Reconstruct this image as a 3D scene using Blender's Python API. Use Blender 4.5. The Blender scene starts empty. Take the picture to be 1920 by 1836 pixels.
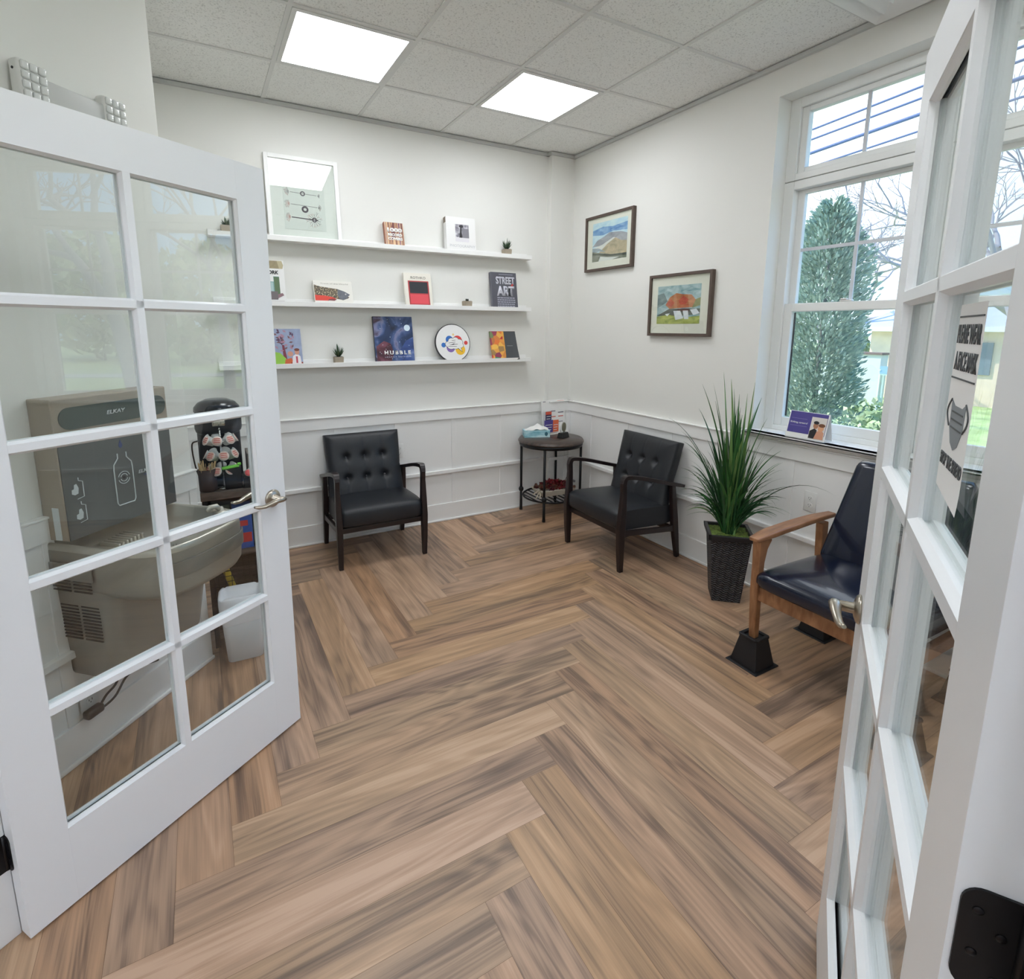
import bpy, bmesh, math, random
from mathutils import Vector, Matrix, Euler
random.seed(7)
sc = bpy.context.scene
col = sc.collection
PI = math.pi

# ------------------------------------------------------------------ camera
cam_d = bpy.data.cameras.new('camera')
cam = bpy.data.objects.new('camera', cam_d)
col.objects.link(cam)
sc.camera = cam
F_PX, CX, CY = 1012.16, 945.94, 794.13
YAW, PITCH, ROLL = 0.512607, 0.174158, 0.003693
CAM = Vector((-2.91824, -4.03378, 1.59263))
fw = Vector((math.sin(YAW) * math.cos(PITCH), math.cos(YAW) * math.cos(PITCH), -math.sin(PITCH)))
r0 = Vector((math.cos(YAW), -math.sin(YAW), 0))
u0 = r0.cross(fw)
rt = r0 * math.cos(ROLL) + u0 * math.sin(ROLL)
up = u0 * math.cos(ROLL) - r0 * math.sin(ROLL)
m = Matrix((rt, up, -fw)).transposed().to_4x4()
m.translation = CAM
cam.matrix_world = m
cam_d.sensor_fit = 'HORIZONTAL'
cam_d.sensor_width = 36
cam_d.lens = F_PX / 1920 * 36
cam_d.shift_x = (960 - CX) / 1920
cam_d.shift_y = (CY - 918) / 1920
cam_d.clip_start = 0.02
cam_d.clip_end = 300

# ------------------------------------------------------------------ colour management
sc.view_settings.view_transform = 'Standard'
sc.view_settings.look = 'None'
sc.view_settings.exposure = 0.32
sc.view_settings.gamma = 1.0
sc.view_settings.use_curve_mapping = False
sc.cycles.max_bounces = 12
sc.cycles.diffuse_bounces = 6
sc.cycles.transparent_max_bounces = 24
sc.cycles.sample_clamp_indirect = 8

PANEL_E = 12.0          # ceiling panel emission
HALL_FILL_E = 21.0  # fill emission, raised to brighten the door faces from the hall side

# ------------------------------------------------------------------ world: bright spring sky, whitish near the sun
w = bpy.data.worlds.new('sky')
sc.world = w
w.use_nodes = True
nt = w.node_tree
nt.nodes.clear()
def wn(t, **k):
    n = nt.nodes.new(t)
    for a, b in k.items(): setattr(n, a, b)
    return n
tc = wn('ShaderNodeTexCoord')
sep = wn('ShaderNodeSeparateXYZ')
nt.links.new(tc.outputs['Generated'], sep.inputs[0])
rz = wn('ShaderNodeValToRGB')
rz.color_ramp.elements[0].position = 0.0; rz.color_ramp.elements[0].color = (0.50, 0.70, 0.92, 1)
rz.color_ramp.elements[1].position = 0.55; rz.color_ramp.elements[1].color = (0.17, 0.40, 0.86, 1)
e = rz.color_ramp.elements.new(0.15); e.color = (0.30, 0.55, 0.90, 1)
nt.links.new(sep.outputs['Z'], rz.inputs[0])
dot = wn('ShaderNodeVectorMath', operation='DOT_PRODUCT')
gd = Vector((0.62, 0.66, 0.42)).normalized()
dot.inputs[1].default_value = gd
nt.links.new(tc.outputs['Generated'], dot.inputs[0])
gr = wn('ShaderNodeValToRGB')
gr.color_ramp.elements[0].position = 0.78; gr.color_ramp.elements[0].color = (0, 0, 0, 1)
gr.color_ramp.elements[1].position = 0.985; gr.color_ramp.elements[1].color = (1, 1, 1, 1)
nt.links.new(dot.outputs['Value'], gr.inputs[0])
mx = wn('ShaderNodeMixRGB')
mx.inputs[2].default_value = (1.0, 1.0, 1.0, 1)
nt.links.new(gr.outputs[0], mx.inputs[0]); nt.links.new(rz.outputs[0], mx.inputs[1])
bg = wn('ShaderNodeBackground'); bg.inputs['Strength'].default_value = 2.1
nt.links.new(mx.outputs[0], bg.inputs['Color'])
wo = wn('ShaderNodeOutputWorld')
nt.links.new(bg.outputs[0], wo.inputs[0])

sun_d = bpy.data.lights.new('sun', 'SUN'); sun_d.energy = 4.5; sun_d.angle = 0.01; sun_d.color = (1, 0.96, 0.88)
sun = bpy.data.objects.new('sun', sun_d); col.objects.link(sun)
sun.rotation_euler = Vector((-0.50, 0.68, 0.95)).to_track_quat('Z', 'Y').to_euler()

# ------------------------------------------------------------------ helpers: materials
def lin(c):
    o = []
    for v in c[:3]:
        v = v / 255.0
        o.append(v / 12.92 if v <= 0.04045 else ((v + 0.055) / 1.055) ** 2.4)
    return (o[0], o[1], o[2], 1.0)

_mats = {}
def mat(name, rgb, rough=0.5, metal=0.0, bump=0.0, bscale=200.0, var=0.0, vscale=8.0, emit=0.0, coat=0.0, spec=0.5, sheen=0.0):
    if name in _mats: return _mats[name]
    M = bpy.data.materials.new(name); M.use_nodes = True
    n = M.node_tree.nodes; l = M.node_tree.links
    b = n['Principled BSDF']
    b.inputs['Base Color'].default_value = lin(rgb)
    b.inputs['Roughness'].default_value = rough
    b.inputs['Metallic'].default_value = metal
    b.inputs['Specular IOR Level'].default_value = spec
    if coat: b.inputs['Coat Weight'].default_value = coat
    if sheen: b.inputs['Sheen Weight'].default_value = sheen
    if emit:
        b.inputs['Emission Color'].default_value = lin(rgb)
        b.inputs['Emission Strength'].default_value = emit
    t = n.new('ShaderNodeTexCoord')
    nz = n.new('ShaderNodeTexNoise'); nz.inputs['Scale'].default_value = bscale; nz.inputs['Detail'].default_value = 3
    l.new(t.outputs['Object'], nz.inputs['Vector'])
    if bump:
        bp = n.new('ShaderNodeBump'); bp.inputs['Strength'].default_value = bump; bp.inputs['Distance'].default_value = 0.002
        l.new(nz.outputs['Fac'], bp.inputs['Height']); l.new(bp.outputs[0], b.inputs['Normal'])
    if var:
        nv = n.new('ShaderNodeTexNoise'); nv.inputs['Scale'].default_value = vscale; nv.inputs['Detail'].default_value = 4
        l.new(t.outputs['Object'], nv.inputs['Vector'])
        hs = n.new('ShaderNodeHueSaturation'); hs.inputs['Color'].default_value = lin(rgb)
        mr = n.new('ShaderNodeMapRange'); mr.inputs[1].default_value = 0.3; mr.inputs[2].default_value = 0.7
        mr.inputs[3].default_value = 1 - var; mr.inputs[4].default_value = 1 + var
        l.new(nv.outputs['Fac'], mr.inputs[0]); l.new(mr.outputs[0], hs.inputs['Value'])
        l.new(hs.outputs[0], b.inputs['Base Color'])
    _mats[name] = M
    return M

def ramp_mat(name, stops, scale=6.0, detail=6.0, rough=0.5, stretch=(1, 1, 1), dist=0.0, kind='noise', bump=0.0, coat=0.0):
    if name in _mats: return _mats[name]
    M = bpy.data.materials.new(name); M.use_nodes = True
    n = M.node_tree.nodes; l = M.node_tree.links
    b = n['Principled BSDF']; b.inputs['Roughness'].default_value = rough
    if coat: b.inputs['Coat Weight'].default_value = coat
    t = n.new('ShaderNodeTexCoord'); mp = n.new('ShaderNodeMapping'); mp.inputs['Scale'].default_value = stretch
    l.new(t.outputs['Object'], mp.inputs[0])
    if kind == 'noise':
        z = n.new('ShaderNodeTexNoise'); z.inputs['Detail'].default_value = detail; z.inputs['Distortion'].default_value = dist
        out = z.outputs['Fac']
    else:
        z = n.new('ShaderNodeTexVoronoi'); out = z.outputs['Color']
    z.inputs['Scale'].default_value = scale
    l.new(mp.outputs[0], z.inputs['Vector'])
    cr = n.new('ShaderNodeValToRGB')
    els = cr.color_ramp.elements
    els[0].position = stops[0][0]; els[0].color = lin(stops[0][1])
    els[1].position = stops[-1][0]; els[1].color = lin(stops[-1][1])
    for p, c in stops[1:-1]:
        k = els.new(p); k.color = lin(c)
    l.new(out, cr.inputs[0]); l.new(cr.outputs[0], b.inputs['Base Color'])
    if bump:
        bp = n.new('ShaderNodeBump'); bp.inputs['Strength'].default_value = bump; bp.inputs['Distance'].default_value = 0.002
        l.new(out, bp.inputs['Height']); l.new(bp.outputs[0], b.inputs['Normal'])
    _mats[name] = M
    return M

def glass_mat(name, tint=(253, 255, 254), ior=1.5):
    if name in _mats: return _mats[name]
    M = bpy.data.materials.new(name); M.use_nodes = True
    n = M.node_tree.nodes; l = M.node_tree.links
    n.clear()
    tr = n.new('ShaderNodeBsdfTransparent'); tr.inputs[0].default_value = lin(tint)
    gl = n.new('ShaderNodeBsdfGlossy'); gl.inputs['Roughness'].default_value = 0.0
    lw = n.new('ShaderNodeLayerWeight'); lw.inputs[0].default_value = 0.5
    pw = n.new('ShaderNodeMath'); pw.operation = 'POWER'; pw.inputs[1].default_value = 5.6
    fr = n.new('ShaderNodeMath'); fr.operation = 'MULTIPLY_ADD'; fr.inputs[1].default_value = 0.48; fr.inputs[2].default_value = 0.058
    l.new(lw.outputs['Facing'], pw.inputs[0]); l.new(pw.outputs[0], fr.inputs[0])
    mi = n.new('ShaderNodeMixShader'); o = n.new('ShaderNodeOutputMaterial')
    l.new(fr.outputs[0], mi.inputs[0]); l.new(tr.outputs[0], mi.inputs[1]); l.new(gl.outputs[0], mi.inputs[2]); l.new(mi.outputs[0], o.inputs[0])
    _mats[name] = M
    return M

WALL = mat('wall_paint', (230, 230, 225), 0.75, bump=0.05, bscale=400)
TRIM = mat('white_trim_paint', (238, 238, 236), 0.38)
DOORW = mat('white_door_paint', (236, 238, 240), 0.33)
GLASS = glass_mat('clear_glass')
METAL = mat('brushed_nickel', (176, 168, 155), 0.28, 1.0)
STEEL = mat('stainless_steel', (178, 174, 164), 0.24, 1.0, bump=0.02, bscale=300)
BLACKM = mat('black_metal', (14, 13, 16), 0.45, 0.3)
WHITEP = mat('white_plastic', (228, 228, 225), 0.4)
BLKP = mat('black_plastic', (18, 19, 22), 0.4)
PAPER = mat('white_paper', (236, 236, 234), 0.6)
INK = mat('dark_ink', (35, 35, 40), 0.6)

# ------------------------------------------------------------------ helpers: geometry
class MB:
    """collects shapes into one mesh object"""
    def __init__(s): s.bm = bmesh.new(); s.uv = None
    def _xf(s, vs, M):
        if M is not None:
            for v in vs: v.co = M @ v.co
    def box(s, x0, x1, y0, y1, z0, z1, mi=0, M=None):
        P = [(x0,y0,z0),(x1,y0,z0),(x1,y1,z0),(x0,y1,z0),(x0,y0,z1),(x1,y0,z1),(x1,y1,z1),(x0,y1,z1)]
        v = [s.bm.verts.new(p) for p in P]
        for f in ((0,3,2,1),(4,5,6,7),(0,1,5,4),(1,2,6,5),(2,3,7,6),(3,0,4,7)):
            fc = s.bm.faces.new([v[i] for i in f]); fc.material_index = mi
        s._xf(v, M); return s
    def frus(s, c0, h0, c1, h1, mi=0, M=None):
        """hexahedron from rectangle (centre c0, half sizes h0) to (c1,h1)"""
        v = []
        for c, h in ((c0, h0), (c1, h1)):
            for a, b in ((-1,-1),(1,-1),(1,1),(-1,1)):
                v.append(s.bm.verts.new((c[0]+a*h[0], c[1]+b*h[1], c[2])))
        for f in ((0,3,2,1),(4,5,6,7),(0,1,5,4),(1,2,6,5),(2,3,7,6),(3,0,4,7)):
            fc = s.bm.faces.new([v[i] for i in f]); fc.material_index = mi
        s._xf(v, M); return s
    def prism(s, poly, a0, a1, axis='Z', mi=0, M=None, smooth=False):
        """extrude 2D polygon along axis. Z: (x,y); Y: poly=(x,z); X: poly=(y,z)"""
        def mk(p, a):
            return (p[0],p[1],a) if axis=='Z' else ((p[0],a,p[1]) if axis=='Y' else (a,p[0],p[1]))
        A = [s.bm.verts.new(mk(p,a0)) for p in poly]; B = [s.bm.verts.new(mk(p,a1)) for p in poly]
        n = len(poly)
        try:
            f = s.bm.faces.new(A[::-1]); f.material_index = mi
            f = s.bm.faces.new(B); f.material_index = mi
        except Exception: pass
        for i in range(n):
            f = s.bm.faces.new((A[i],A[(i+1)%n],B[(i+1)%n],B[i])); f.material_index = mi; f.smooth = smooth
        s._xf(A+B, M); return s
    def tube(s, pts, r, seg=10, mi=0, M=None, cap=True, flat=1.0):
        pts = [Vector(p) for p in pts]; n = len(pts)
        rs = r if isinstance(r, (list, tuple)) else [r]*n
        rings = []; up_ = Vector((0,0,1)); prev = None; allv = []
        for i, p in enumerate(pts):
            d = (pts[min(i+1,n-1)] - pts[max(i-1,0)]).normalized()
            if prev is None:
                a = d.cross(up_)
                if a.length < 1e-3: a = d.cross(Vector((0,1,0)))
            else:
                a = prev - d*prev.dot(d)
            a.normalize(); prev = a; b = d.cross(a)
            ring = [s.bm.verts.new(p + (a*math.cos(t)*rs[i] + b*math.sin(t)*rs[i]*flat)) for t in [2*PI*k/seg for k in range(seg)]]
            rings.append(ring); allv += ring
        for i in range(n-1):
            for k in range(seg):
                f = s.bm.faces.new((rings[i][k], rings[i][(k+1)%seg], rings[i+1][(k+1)%seg], rings[i+1][k])); f.smooth = True; f.material_index = mi
        if cap:
            f = s.bm.faces.new(rings[0][::-1]); f.material_index = mi
            f = s.bm.faces.new(rings[-1]); f.material_index = mi
        s._xf(allv, M); return s
    def cyl(s, p0, p1, r0, r1=None, seg=16, mi=0, M=None):
        return s.tube([p0,p1],[r0, r0 if r1 is None else r1],seg,mi,M)
    def lathe(s, prof, seg=24, c=(0,0), mi=0, M=None, sx=1, sy=1):
        rings = []; allv = []
        for r, z in prof:
            if r < 1e-6:
                v = [s.bm.verts.new((c[0],c[1],z))]
            else:
                v = [s.bm.verts.new((c[0]+sx*r*math.cos(2*PI*k/seg), c[1]+sy*r*math.sin(2*PI*k/seg), z)) for k in range(seg)]
            rings.append(v); allv += v
        for a, b in zip(rings, rings[1:]):
            for k in range(seg):
                if len(a) == 1 and len(b) == 1: continue
                if len(a) == 1: fv = (a[0], b[(k+1)%seg], b[k])
                elif len(b) == 1: fv = (a[k], a[(k+1)%seg], b[0])
                else: fv = (a[k], a[(k+1)%seg], b[(k+1)%seg], b[k])
                f = s.bm.faces.new(fv); f.smooth = True; f.material_index = mi
        s._xf(allv, M); return s
    def grid(s, fn, nu, nv, mi=0, M=None, smooth=True):
        V = [[s.bm.verts.new(fn(i/nu, j/nv)) for j in range(nv+1)] for i in range(nu+1)]
        for i in range(nu):
            for j in range(nv):
                f = s.bm.faces.new((V[i][j],V[i+1][j],V[i+1][j+1],V[i][j+1])); f.smooth = smooth; f.material_index = mi
        s._xf([v for r_ in V for v in r_], M); return V
    def quad(s, a, b, c, d=None, mi=0, smooth=False):
        v = [s.bm.verts.new(p) for p in ((a,b,c) if d is None else (a,b,c,d))]
        f = s.bm.faces.new(v); f.material_index = mi; f.smooth = smooth; return s
    def rbox(s, x0,x1,y0,y1,z0,z1, r=0.02, seg=3, mi=0, M=None):
        """rounded box (merged as its own island)"""
        b2 = bmesh.new()
        bmesh.ops.create_cube(b2, size=1.0)
        for v in b2.verts:
            v.co = Vector(((x0+x1)/2+v.co.x*(x1-x0), (y0+y1)/2+v.co.y*(y1-y0), (z0+z1)/2+v.co.z*(z1-z0)))
        bmesh.ops.bevel(b2, geom=b2.edges[:]+b2.verts[:], offset=min(r,(x1-x0)/2.01,(y1-y0)/2.01,(z1-z0)/2.01), segments=seg, affect='EDGES', profile=0.5)
        s.merge(b2, mi, M); return s
    def merge(s, b2, mi=0, M=None, smooth=True):
        mp = {}
        for v in b2.verts: mp[v] = s.bm.verts.new((M @ v.co) if M is not None else v.co)
        for f in b2.faces:
            try:
                nf = s.bm.faces.new([mp[v] for v in f.verts]); nf.smooth = smooth; nf.material_index = mi
            except Exception: pass
        b2.free(); return s
    def build(s, name, mats, parent=None, bevel=0.0, seg=2, loc=None, rotz=None, recalc=True, label=None, subsurf=0, wn=False):
        if recalc: bmesh.ops.recalc_face_normals(s.bm, faces=s.bm.faces[:])
        me = bpy.data.meshes.new(name); s.bm.to_mesh(me); s.bm.free()
        for k in (mats if isinstance(mats, (list, tuple)) else [mats]): me.materials.append(k)
        o = bpy.data.objects.new(name, me); col.objects.link(o)
        if parent is not None: o.parent = parent
        if loc is not None: o.location = loc
        if rotz is not None: o.rotation_euler = (0,0,rotz)
        if bevel:
            md = o.modifiers.new('bevel','BEVEL'); md.width = bevel; md.segments = seg; md.limit_method = 'ANGLE'; md.angle_limit = math.radians(40)
            md.harden_normals = False
        if subsurf:
            md = o.modifiers.new('sub','SUBSURF'); md.levels = subsurf; md.render_levels = subsurf
        if label: o['label'] = label
        return o

def struct(o):
    o['kind'] = 'structure'; return o
def tag(o, label, cat, group=None, kind=None):
    o['label'] = label; o['category'] = cat
    if group: o['group'] = group
    if kind: o['kind'] = kind
    return o
def root(name, loc, rotz=0.0, label='', cat='', group=None, M=None):
    o = bpy.data.objects.new(name, None); col.objects.link(o)
    o.empty_display_size = 0.05
    if M is not None: o.matrix_world = M
    else: o.location = loc; o.rotation_euler = (0,0,rotz)
    return tag(o, label, cat, group)
def copy_tree(o, parent=None):
    c = o.copy(); col.objects.link(c)
    if parent is not None: c.parent = parent
    for ch in list(o.children): copy_tree(ch, c)
    return c
def basis(o, X, Y, Z=(0,0,1)):
    m = Matrix((Vector(X), Vector(Y), Vector(Z))).transposed().to_4x4(); m.translation = Vector(o); return m

def text_mesh(body, name, m_, parent, wid=None, hei=None, c=(0,0,0), depth=0.0006, bold=0.0, rot=None, space=1.0, shear=0.0, label=None):
    """flat lettering, centred at c, facing -Y by default"""
    cu = bpy.data.curves.new('t','FONT'); cu.body = body; cu.size = 1; cu.align_x='CENTER'; cu.align_y='CENTER'
    cu.space_character = space; cu.offset = bold; cu.shear = shear; cu.resolution_u = 3
    ob = bpy.data.objects.new('t', cu); col.objects.link(ob)
    dg = bpy.context.evaluated_depsgraph_get()
    me = bpy.data.meshes.new_from_object(ob.evaluated_get(dg))
    bpy.data.objects.remove(ob); bpy.data.curves.remove(cu)
    xs = [v.co.x for v in me.vertices]; ys = [v.co.y for v in me.vertices]
    W = max(xs)-min(xs); H = max(ys)-min(ys); cx=(max(xs)+min(xs))/2; cy=(max(ys)+min(ys))/2
    sx = wid/W if wid else None; sy = hei/H if hei else None
    if sx is None: sx = sy
    if sy is None: sy = sx
    bm = bmesh.new(); bm.from_mesh(me); bpy.data.meshes.remove(me)
    for v in bm.verts: v.co = Vector(((v.co.x-cx)*sx, (v.co.y-cy)*sy, 0))
    r_ = bmesh.ops.extrude_face_region(bm, geom=bm.faces[:])
    for v in [g for g in r_['geom'] if isinstance(g, bmesh.types.BMVert)]: v.co.z += depth
    b = MB(); b.bm.free(); b.bm = bm
    R_ = Matrix.Rotation(PI/2, 4, 'X') if rot is None else rot
    for v in bm.verts: v.co = Vector(c) + (R_.to_3x3() @ v.co)
    return b.build(name, m_, parent, label=label)

def ell(cx, cz, rx, rz, n=20, a0=0, a1=2*PI):
    return [(cx+rx*math.cos(a0+(a1-a0)*k/n), cz+rz*math.sin(a0+(a1-a0)*k/n)) for k in range(n if abs(a1-a0-2*PI)<1e-6 else n+1)]
def rrect(x0,x1,z0,z1,r,n=5):
    P=[]
    for cx,cz,a in ((x1-r,z1-r,0),(x0+r,z1-r,PI/2),(x0+r,z0+r,PI),(x1-r,z0+r,3*PI/2)):
        for k in range(n+1):
            t=a+PI/2*k/n; P.append((cx+r*math.cos(t),cz+r*math.sin(t)))
    return P
# ================================================================== SETTING
HZ = 3.029
DW = Vector((0.5765, -0.8171, 0)).normalized()          # along the doorway wall
NO = Vector((-DW.y, DW.x, 0)) * -1                       # outward, towards the camera
LH = Vector((-3.4286, -2.4137, 0))                       # left door hinge corner
UL = Vector((math.cos(0.60135), math.sin(0.60135), 0))
RF = Vector((-1.6077, -3.4126, 0))                       # right door free corner
UR = Vector((math.cos(3.685607), math.sin(3.685607), 0))
RH = RF + UR * 0.914

# ---- floor: herringbone planks
def wood_floor():
    M = bpy.data.materials.new('herringbone_planks'); M.use_nodes = True
    n = M.node_tree.nodes; l = M.node_tree.links; b = n['Principled BSDF']
    uv = n.new('ShaderNodeUVMap'); uv.uv_map = 'UVMap'
    at = n.new('ShaderNodeAttribute'); at.attribute_name = 'rnd'
    sc_ = n.new('ShaderNodeSeparateColor'); l.new(at.outputs['Color'], sc_.inputs[0])
    def coords(su, sv, off):
        mp = n.new('ShaderNodeMapping'); mp.inputs['Scale'].default_value = (su, sv, 1)
        l.new(uv.outputs[0], mp.inputs[0])
        cm = n.new('ShaderNodeCombineXYZ')
        for i, k in enumerate(('Red','Green','Blue')):
            mm = n.new('ShaderNodeMath'); mm.operation = 'MULTIPLY'; mm.inputs[1].default_value = off
            l.new(sc_.outputs[k], mm.inputs[0]); l.new(mm.outputs[0], cm.inputs[i])
        ad = n.new('ShaderNodeVectorMath'); ad.operation = 'ADD'
        l.new(mp.outputs[0], ad.inputs[0]); l.new(cm.outputs[0], ad.inputs[1]); return ad.outputs[0]
    def noise(c, s, d, di=0.0):
        z = n.new('ShaderNodeTexNoise'); z.inputs['Scale'].default_value = s; z.inputs['Detail'].default_value = d; z.inputs['Distortion'].default_value = di
        l.new(c, z.inputs['Vector']); return z.outputs['Fac']
    def mth(op, a, b_, v=None):
        q = n.new('ShaderNodeMath'); q.operation = op
        l.new(a, q.inputs[0])
        if v is not None: q.inputs[1].default_value = v
        else: l.new(b_, q.inputs[1])
        return q.outputs[0]
    broad = noise(coords(0.55, 9.5, 31), 1.5, 2, 0.25)
    rings = mth('SINE', mth('MULTIPLY', noise(coords(0.75, 6.0, 17), 1.0, 2, 0.25), None, 85.0), None, 0)
    fine = noise(coords(3.0, 130.0, 23), 1.5, 6, 0.12)
    med = noise(coords(1.0, 24.0, 9), 1.5, 6, 0.35)
    t1 = mth('MULTIPLY', rings, None, 0.060)
    t2 = mth('ADD', mth('MULTIPLY', broad, None, 0.85), t1)
    t3 = mth('ADD', t2, mth('MULTIPLY', fine, None, 0.34))
    t4 = mth('ADD', t3, mth('MULTIPLY', med, None, 0.42))
    t5 = mth('ADD', t4, mth('MULTIPLY', sc_.outputs['Red'], None, 0.20))
    mr = n.new('ShaderNodeMapRange'); mr.inputs[1].default_value = 0.52; mr.inputs[2].default_value = 1.13; l.new(t5, mr.inputs[0])
    cr = n.new('ShaderNodeValToRGB'); E_ = cr.color_ramp.elements
    E_[0].position = 0.0; E_[0].color = lin((98, 78, 62)); E_[1].position = 1.0; E_[1].color = lin((196, 160, 127))
    for p, c in ((0.28, (130, 104, 82)), (0.5, (162, 130, 100)), (0.75, (180, 144, 110))):
        k = E_.new(p); k.color = lin(c)
    l.new(mr.outputs[0], cr.inputs[0])
    hs = n.new('ShaderNodeHueSaturation')
    hm = n.new('ShaderNodeMapRange'); hm.inputs[3].default_value = 0.495; hm.inputs[4].default_value = 0.503; l.new(sc_.outputs['Green'], hm.inputs[0]); l.new(hm.outputs[0], hs.inputs['Hue'])
    sm = n.new('ShaderNodeMapRange'); sm.inputs[3].default_value = 0.86; sm.inputs[4].default_value = 1.02; l.new(sc_.outputs['Blue'], sm.inputs[0]); l.new(sm.outputs[0], hs.inputs['Saturation'])
    l.new(cr.outputs[0], hs.inputs['Color'])
    # dark seam at the plank edge
    vo = n.new('ShaderNodeTexVoronoi'); vo.inputs['Scale'].default_value = 1.0; vo.inputs['Randomness'].default_value = 1.0
    l.new(coords(1.5, 5.5, 41), vo.inputs['Vector'])
    kn = n.new('ShaderNodeMapRange'); kn.interpolation_type = 'SMOOTHSTEP'; kn.inputs[1].default_value = 0.02; kn.inputs[2].default_value = 0.17; kn.inputs[3].default_value = 0.55; kn.inputs[4].default_value = 1.0
    l.new(vo.outputs['Distance'], kn.inputs[0])
    km = n.new('ShaderNodeMixRGB'); km.blend_type = 'MULTIPLY'; km.inputs[0].default_value = 0.75
    l.new(hs.outputs[0], km.inputs[1]); l.new(kn.outputs[0], km.inputs[2])
    l.new(km.outputs[0], b.inputs['Base Color'])
    b.inputs['Roughness'].default_value = 0.38
    bp = n.new('ShaderNodeBump'); bp.inputs['Strength'].default_value = 0.12; bp.inputs['Distance'].default_value = 0.001
    l.new(fine, bp.inputs['Height']); l.new(bp.outputs[0], b.inputs['Normal'])
    return M
def make_floor():
    W_, L_ = 0.1524, 1.2192
    bm = bmesh.new(); uvl = bm.loops.layers.uv.new('UVMap'); cl = bm.loops.layers.color.new('rnd')
    R_ = random.Random(11)
    XL, XR, YB, YT = -7.6, 0.12, -8.2, 0.12
    def plank(x0, x1, y0, y1, horiz):
        rn = (R_.random(), R_.random(), R_.random(), 1)
        a0, a1, b0, b1 = max(x0, XL), min(x1, XR), max(y0, YB), min(y1, YT)
        if a1-a0 < 1e-4 or b1-b0 < 1e-4: return
        g = 0.0004
        vs = [bm.verts.new(p) for p in ((a0+g,b0+g,0),(a1-g,b0+g,0),(a1-g,b1-g,0),(a0+g,b1-g,0))]
        f = bm.faces.new(vs)
        for lp in f.loops:
            x, y = lp.vert.co.x - x0, lp.vert.co.y - y0
            lp[uvl].uv = (x, y) if horiz else (y, x)
            lp[cl] = rn
    for k in range(-60, 62):
        X, Y = -1.884 - W_*k, -2.450 - W_*k
        for m_ in range(-6, 7):
            dx = 16*W_*m_
            plank(X-L_+dx, X+dx, Y-W_, Y, True)
            plank(X+dx, X+W_+dx, Y-L_, Y, False)
    # sub-floor just below the planks
    for p in (((XL,YB,-0.002),(XR,YB,-0.002),(XR,YT,-0.002),(XL,YT,-0.002)),):
        f = bm.faces.new([bm.verts.new(q) for q in p]); f.material_index = 1
    me = bpy.data.meshes.new('floor'); bm.to_mesh(me); bm.free()
    me.materials.append(wood_floor()); me.materials.append(mat('floor_seam', (104, 80, 60), 0.8))
    o = bpy.data.objects.new('floor', me); col.objects.link(o); struct(o)
make_floor()

# ---- walls
def obox(b, P0, X, Y, s0, s1, t0, t1, z0, z1, mi=0):
    b.box(s0, s1, t0, t1, z0, z1, mi, basis(P0, X, Y)); return b
b = MB(); b.box(-3.35, 0.30, 0.0, 0.14, 0, HZ+0.05); b.box(-0.235, 0.0, -0.055, 0.0, 0, HZ)      # with the boxed-out chase in the corner
struct(b.build('wall_back', WALL))
b = MB()
b.box(0, 0.30, -1.94, 0.0, 0, HZ+0.05); b.box(0, 0.30, -4.95, -4.385, 0, HZ+0.05)
b.box(0, 0.30, -4.385, -1.94, -0.6, 0.972); b.box(0, 0.30, -4.385, -1.94, 2.86, HZ+0.05)
wr = struct(b.build('wall_right', WALL))
K = Vector((-2.990, -1.229, 0)); D = Vector((-0.6744, -0.7384, 0)).normalized(); NR = Vector((0.7384, -0.6744, 0)).normalized()
b = MB(); obox(b, K, D, -NR, 0, 1.20, 0, 0.12, 0, HZ+0.05)
struct(b.build('wall_left', WALL, bevel=0.004))
b = MB(); b.box(-3.32, -3.085, -1.16, 0.0, 0, HZ+0.05)
struct(b.build('wall_alcove', WALL))
# doorway wall: thickness runs outwards
b = MB()
obox(b, LH, DW, NO, -0.60, -0.066, 0, 0.12, 0, HZ+0.05)
obox(b, LH, DW, NO, 1.868, 3.05, 0, 0.12, 0, HZ+0.05)
obox(b, LH, DW, NO, -0.066, 1.868, 0, 0.12, 2.165, HZ+0.05)
struct(b.build('wall_front', WALL))
b = MB(); b.box(-1.80, 0.0, -4.95, -4.80, 0, HZ+0.05); struct(b.build('wall_side', WALL))
# hall behind the camera
b = MB()
obox(b, LH, DW, NO, -0.75, -0.60, 0, 3.6, 0, HZ+0.05); obox(b, LH, DW, NO, 3.05, 3.2, 0, 3.6, 0, HZ+0.05)
obox(b, LH, DW, NO, -0.75, 3.2, 3.6, 3.75, 0, HZ+0.05)
struct(b.build('wall_hall', WALL))

# ---- ceiling
def ceiling_mat():
    M = bpy.data.materials.new('mineral_tile'); M.use_nodes = True
    n = M.node_tree.nodes; l = M.node_tree.links; b = n['Principled BSDF']; b.inputs['Roughness'].default_value = 0.9
    t = n.new('ShaderNodeTexCoord')
    z = n.new('ShaderNodeTexNoise'); z.inputs['Scale'].default_value = 130; z.inputs['Detail'].default_value = 5
    l.new(t.outputs['Object'], z.inputs['Vector'])
    c = n.new('ShaderNodeValToRGB'); c.color_ramp.elements[0].position = 0.30; c.color_ramp.elements[0].color = lin((196, 197, 194))
    c.color_ramp.elements[1].position = 0.46; c.color_ramp.elements[1].color = lin((234, 235, 232))
    l.new(z.outputs['Fac'], c.inputs[0]); l.new(c.outputs[0], b.inputs['Base Color'])
    bp = n.new('ShaderNodeBump'); bp.inputs['Strength'].default_value = 0.3; bp.inputs['Distance'].default_value = 0.003
    l.new(z.outputs['Fac'], bp.inputs['Height']); l.new(bp.outputs[0], b.inputs['Normal'])
    return M
T = 0.6096
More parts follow.
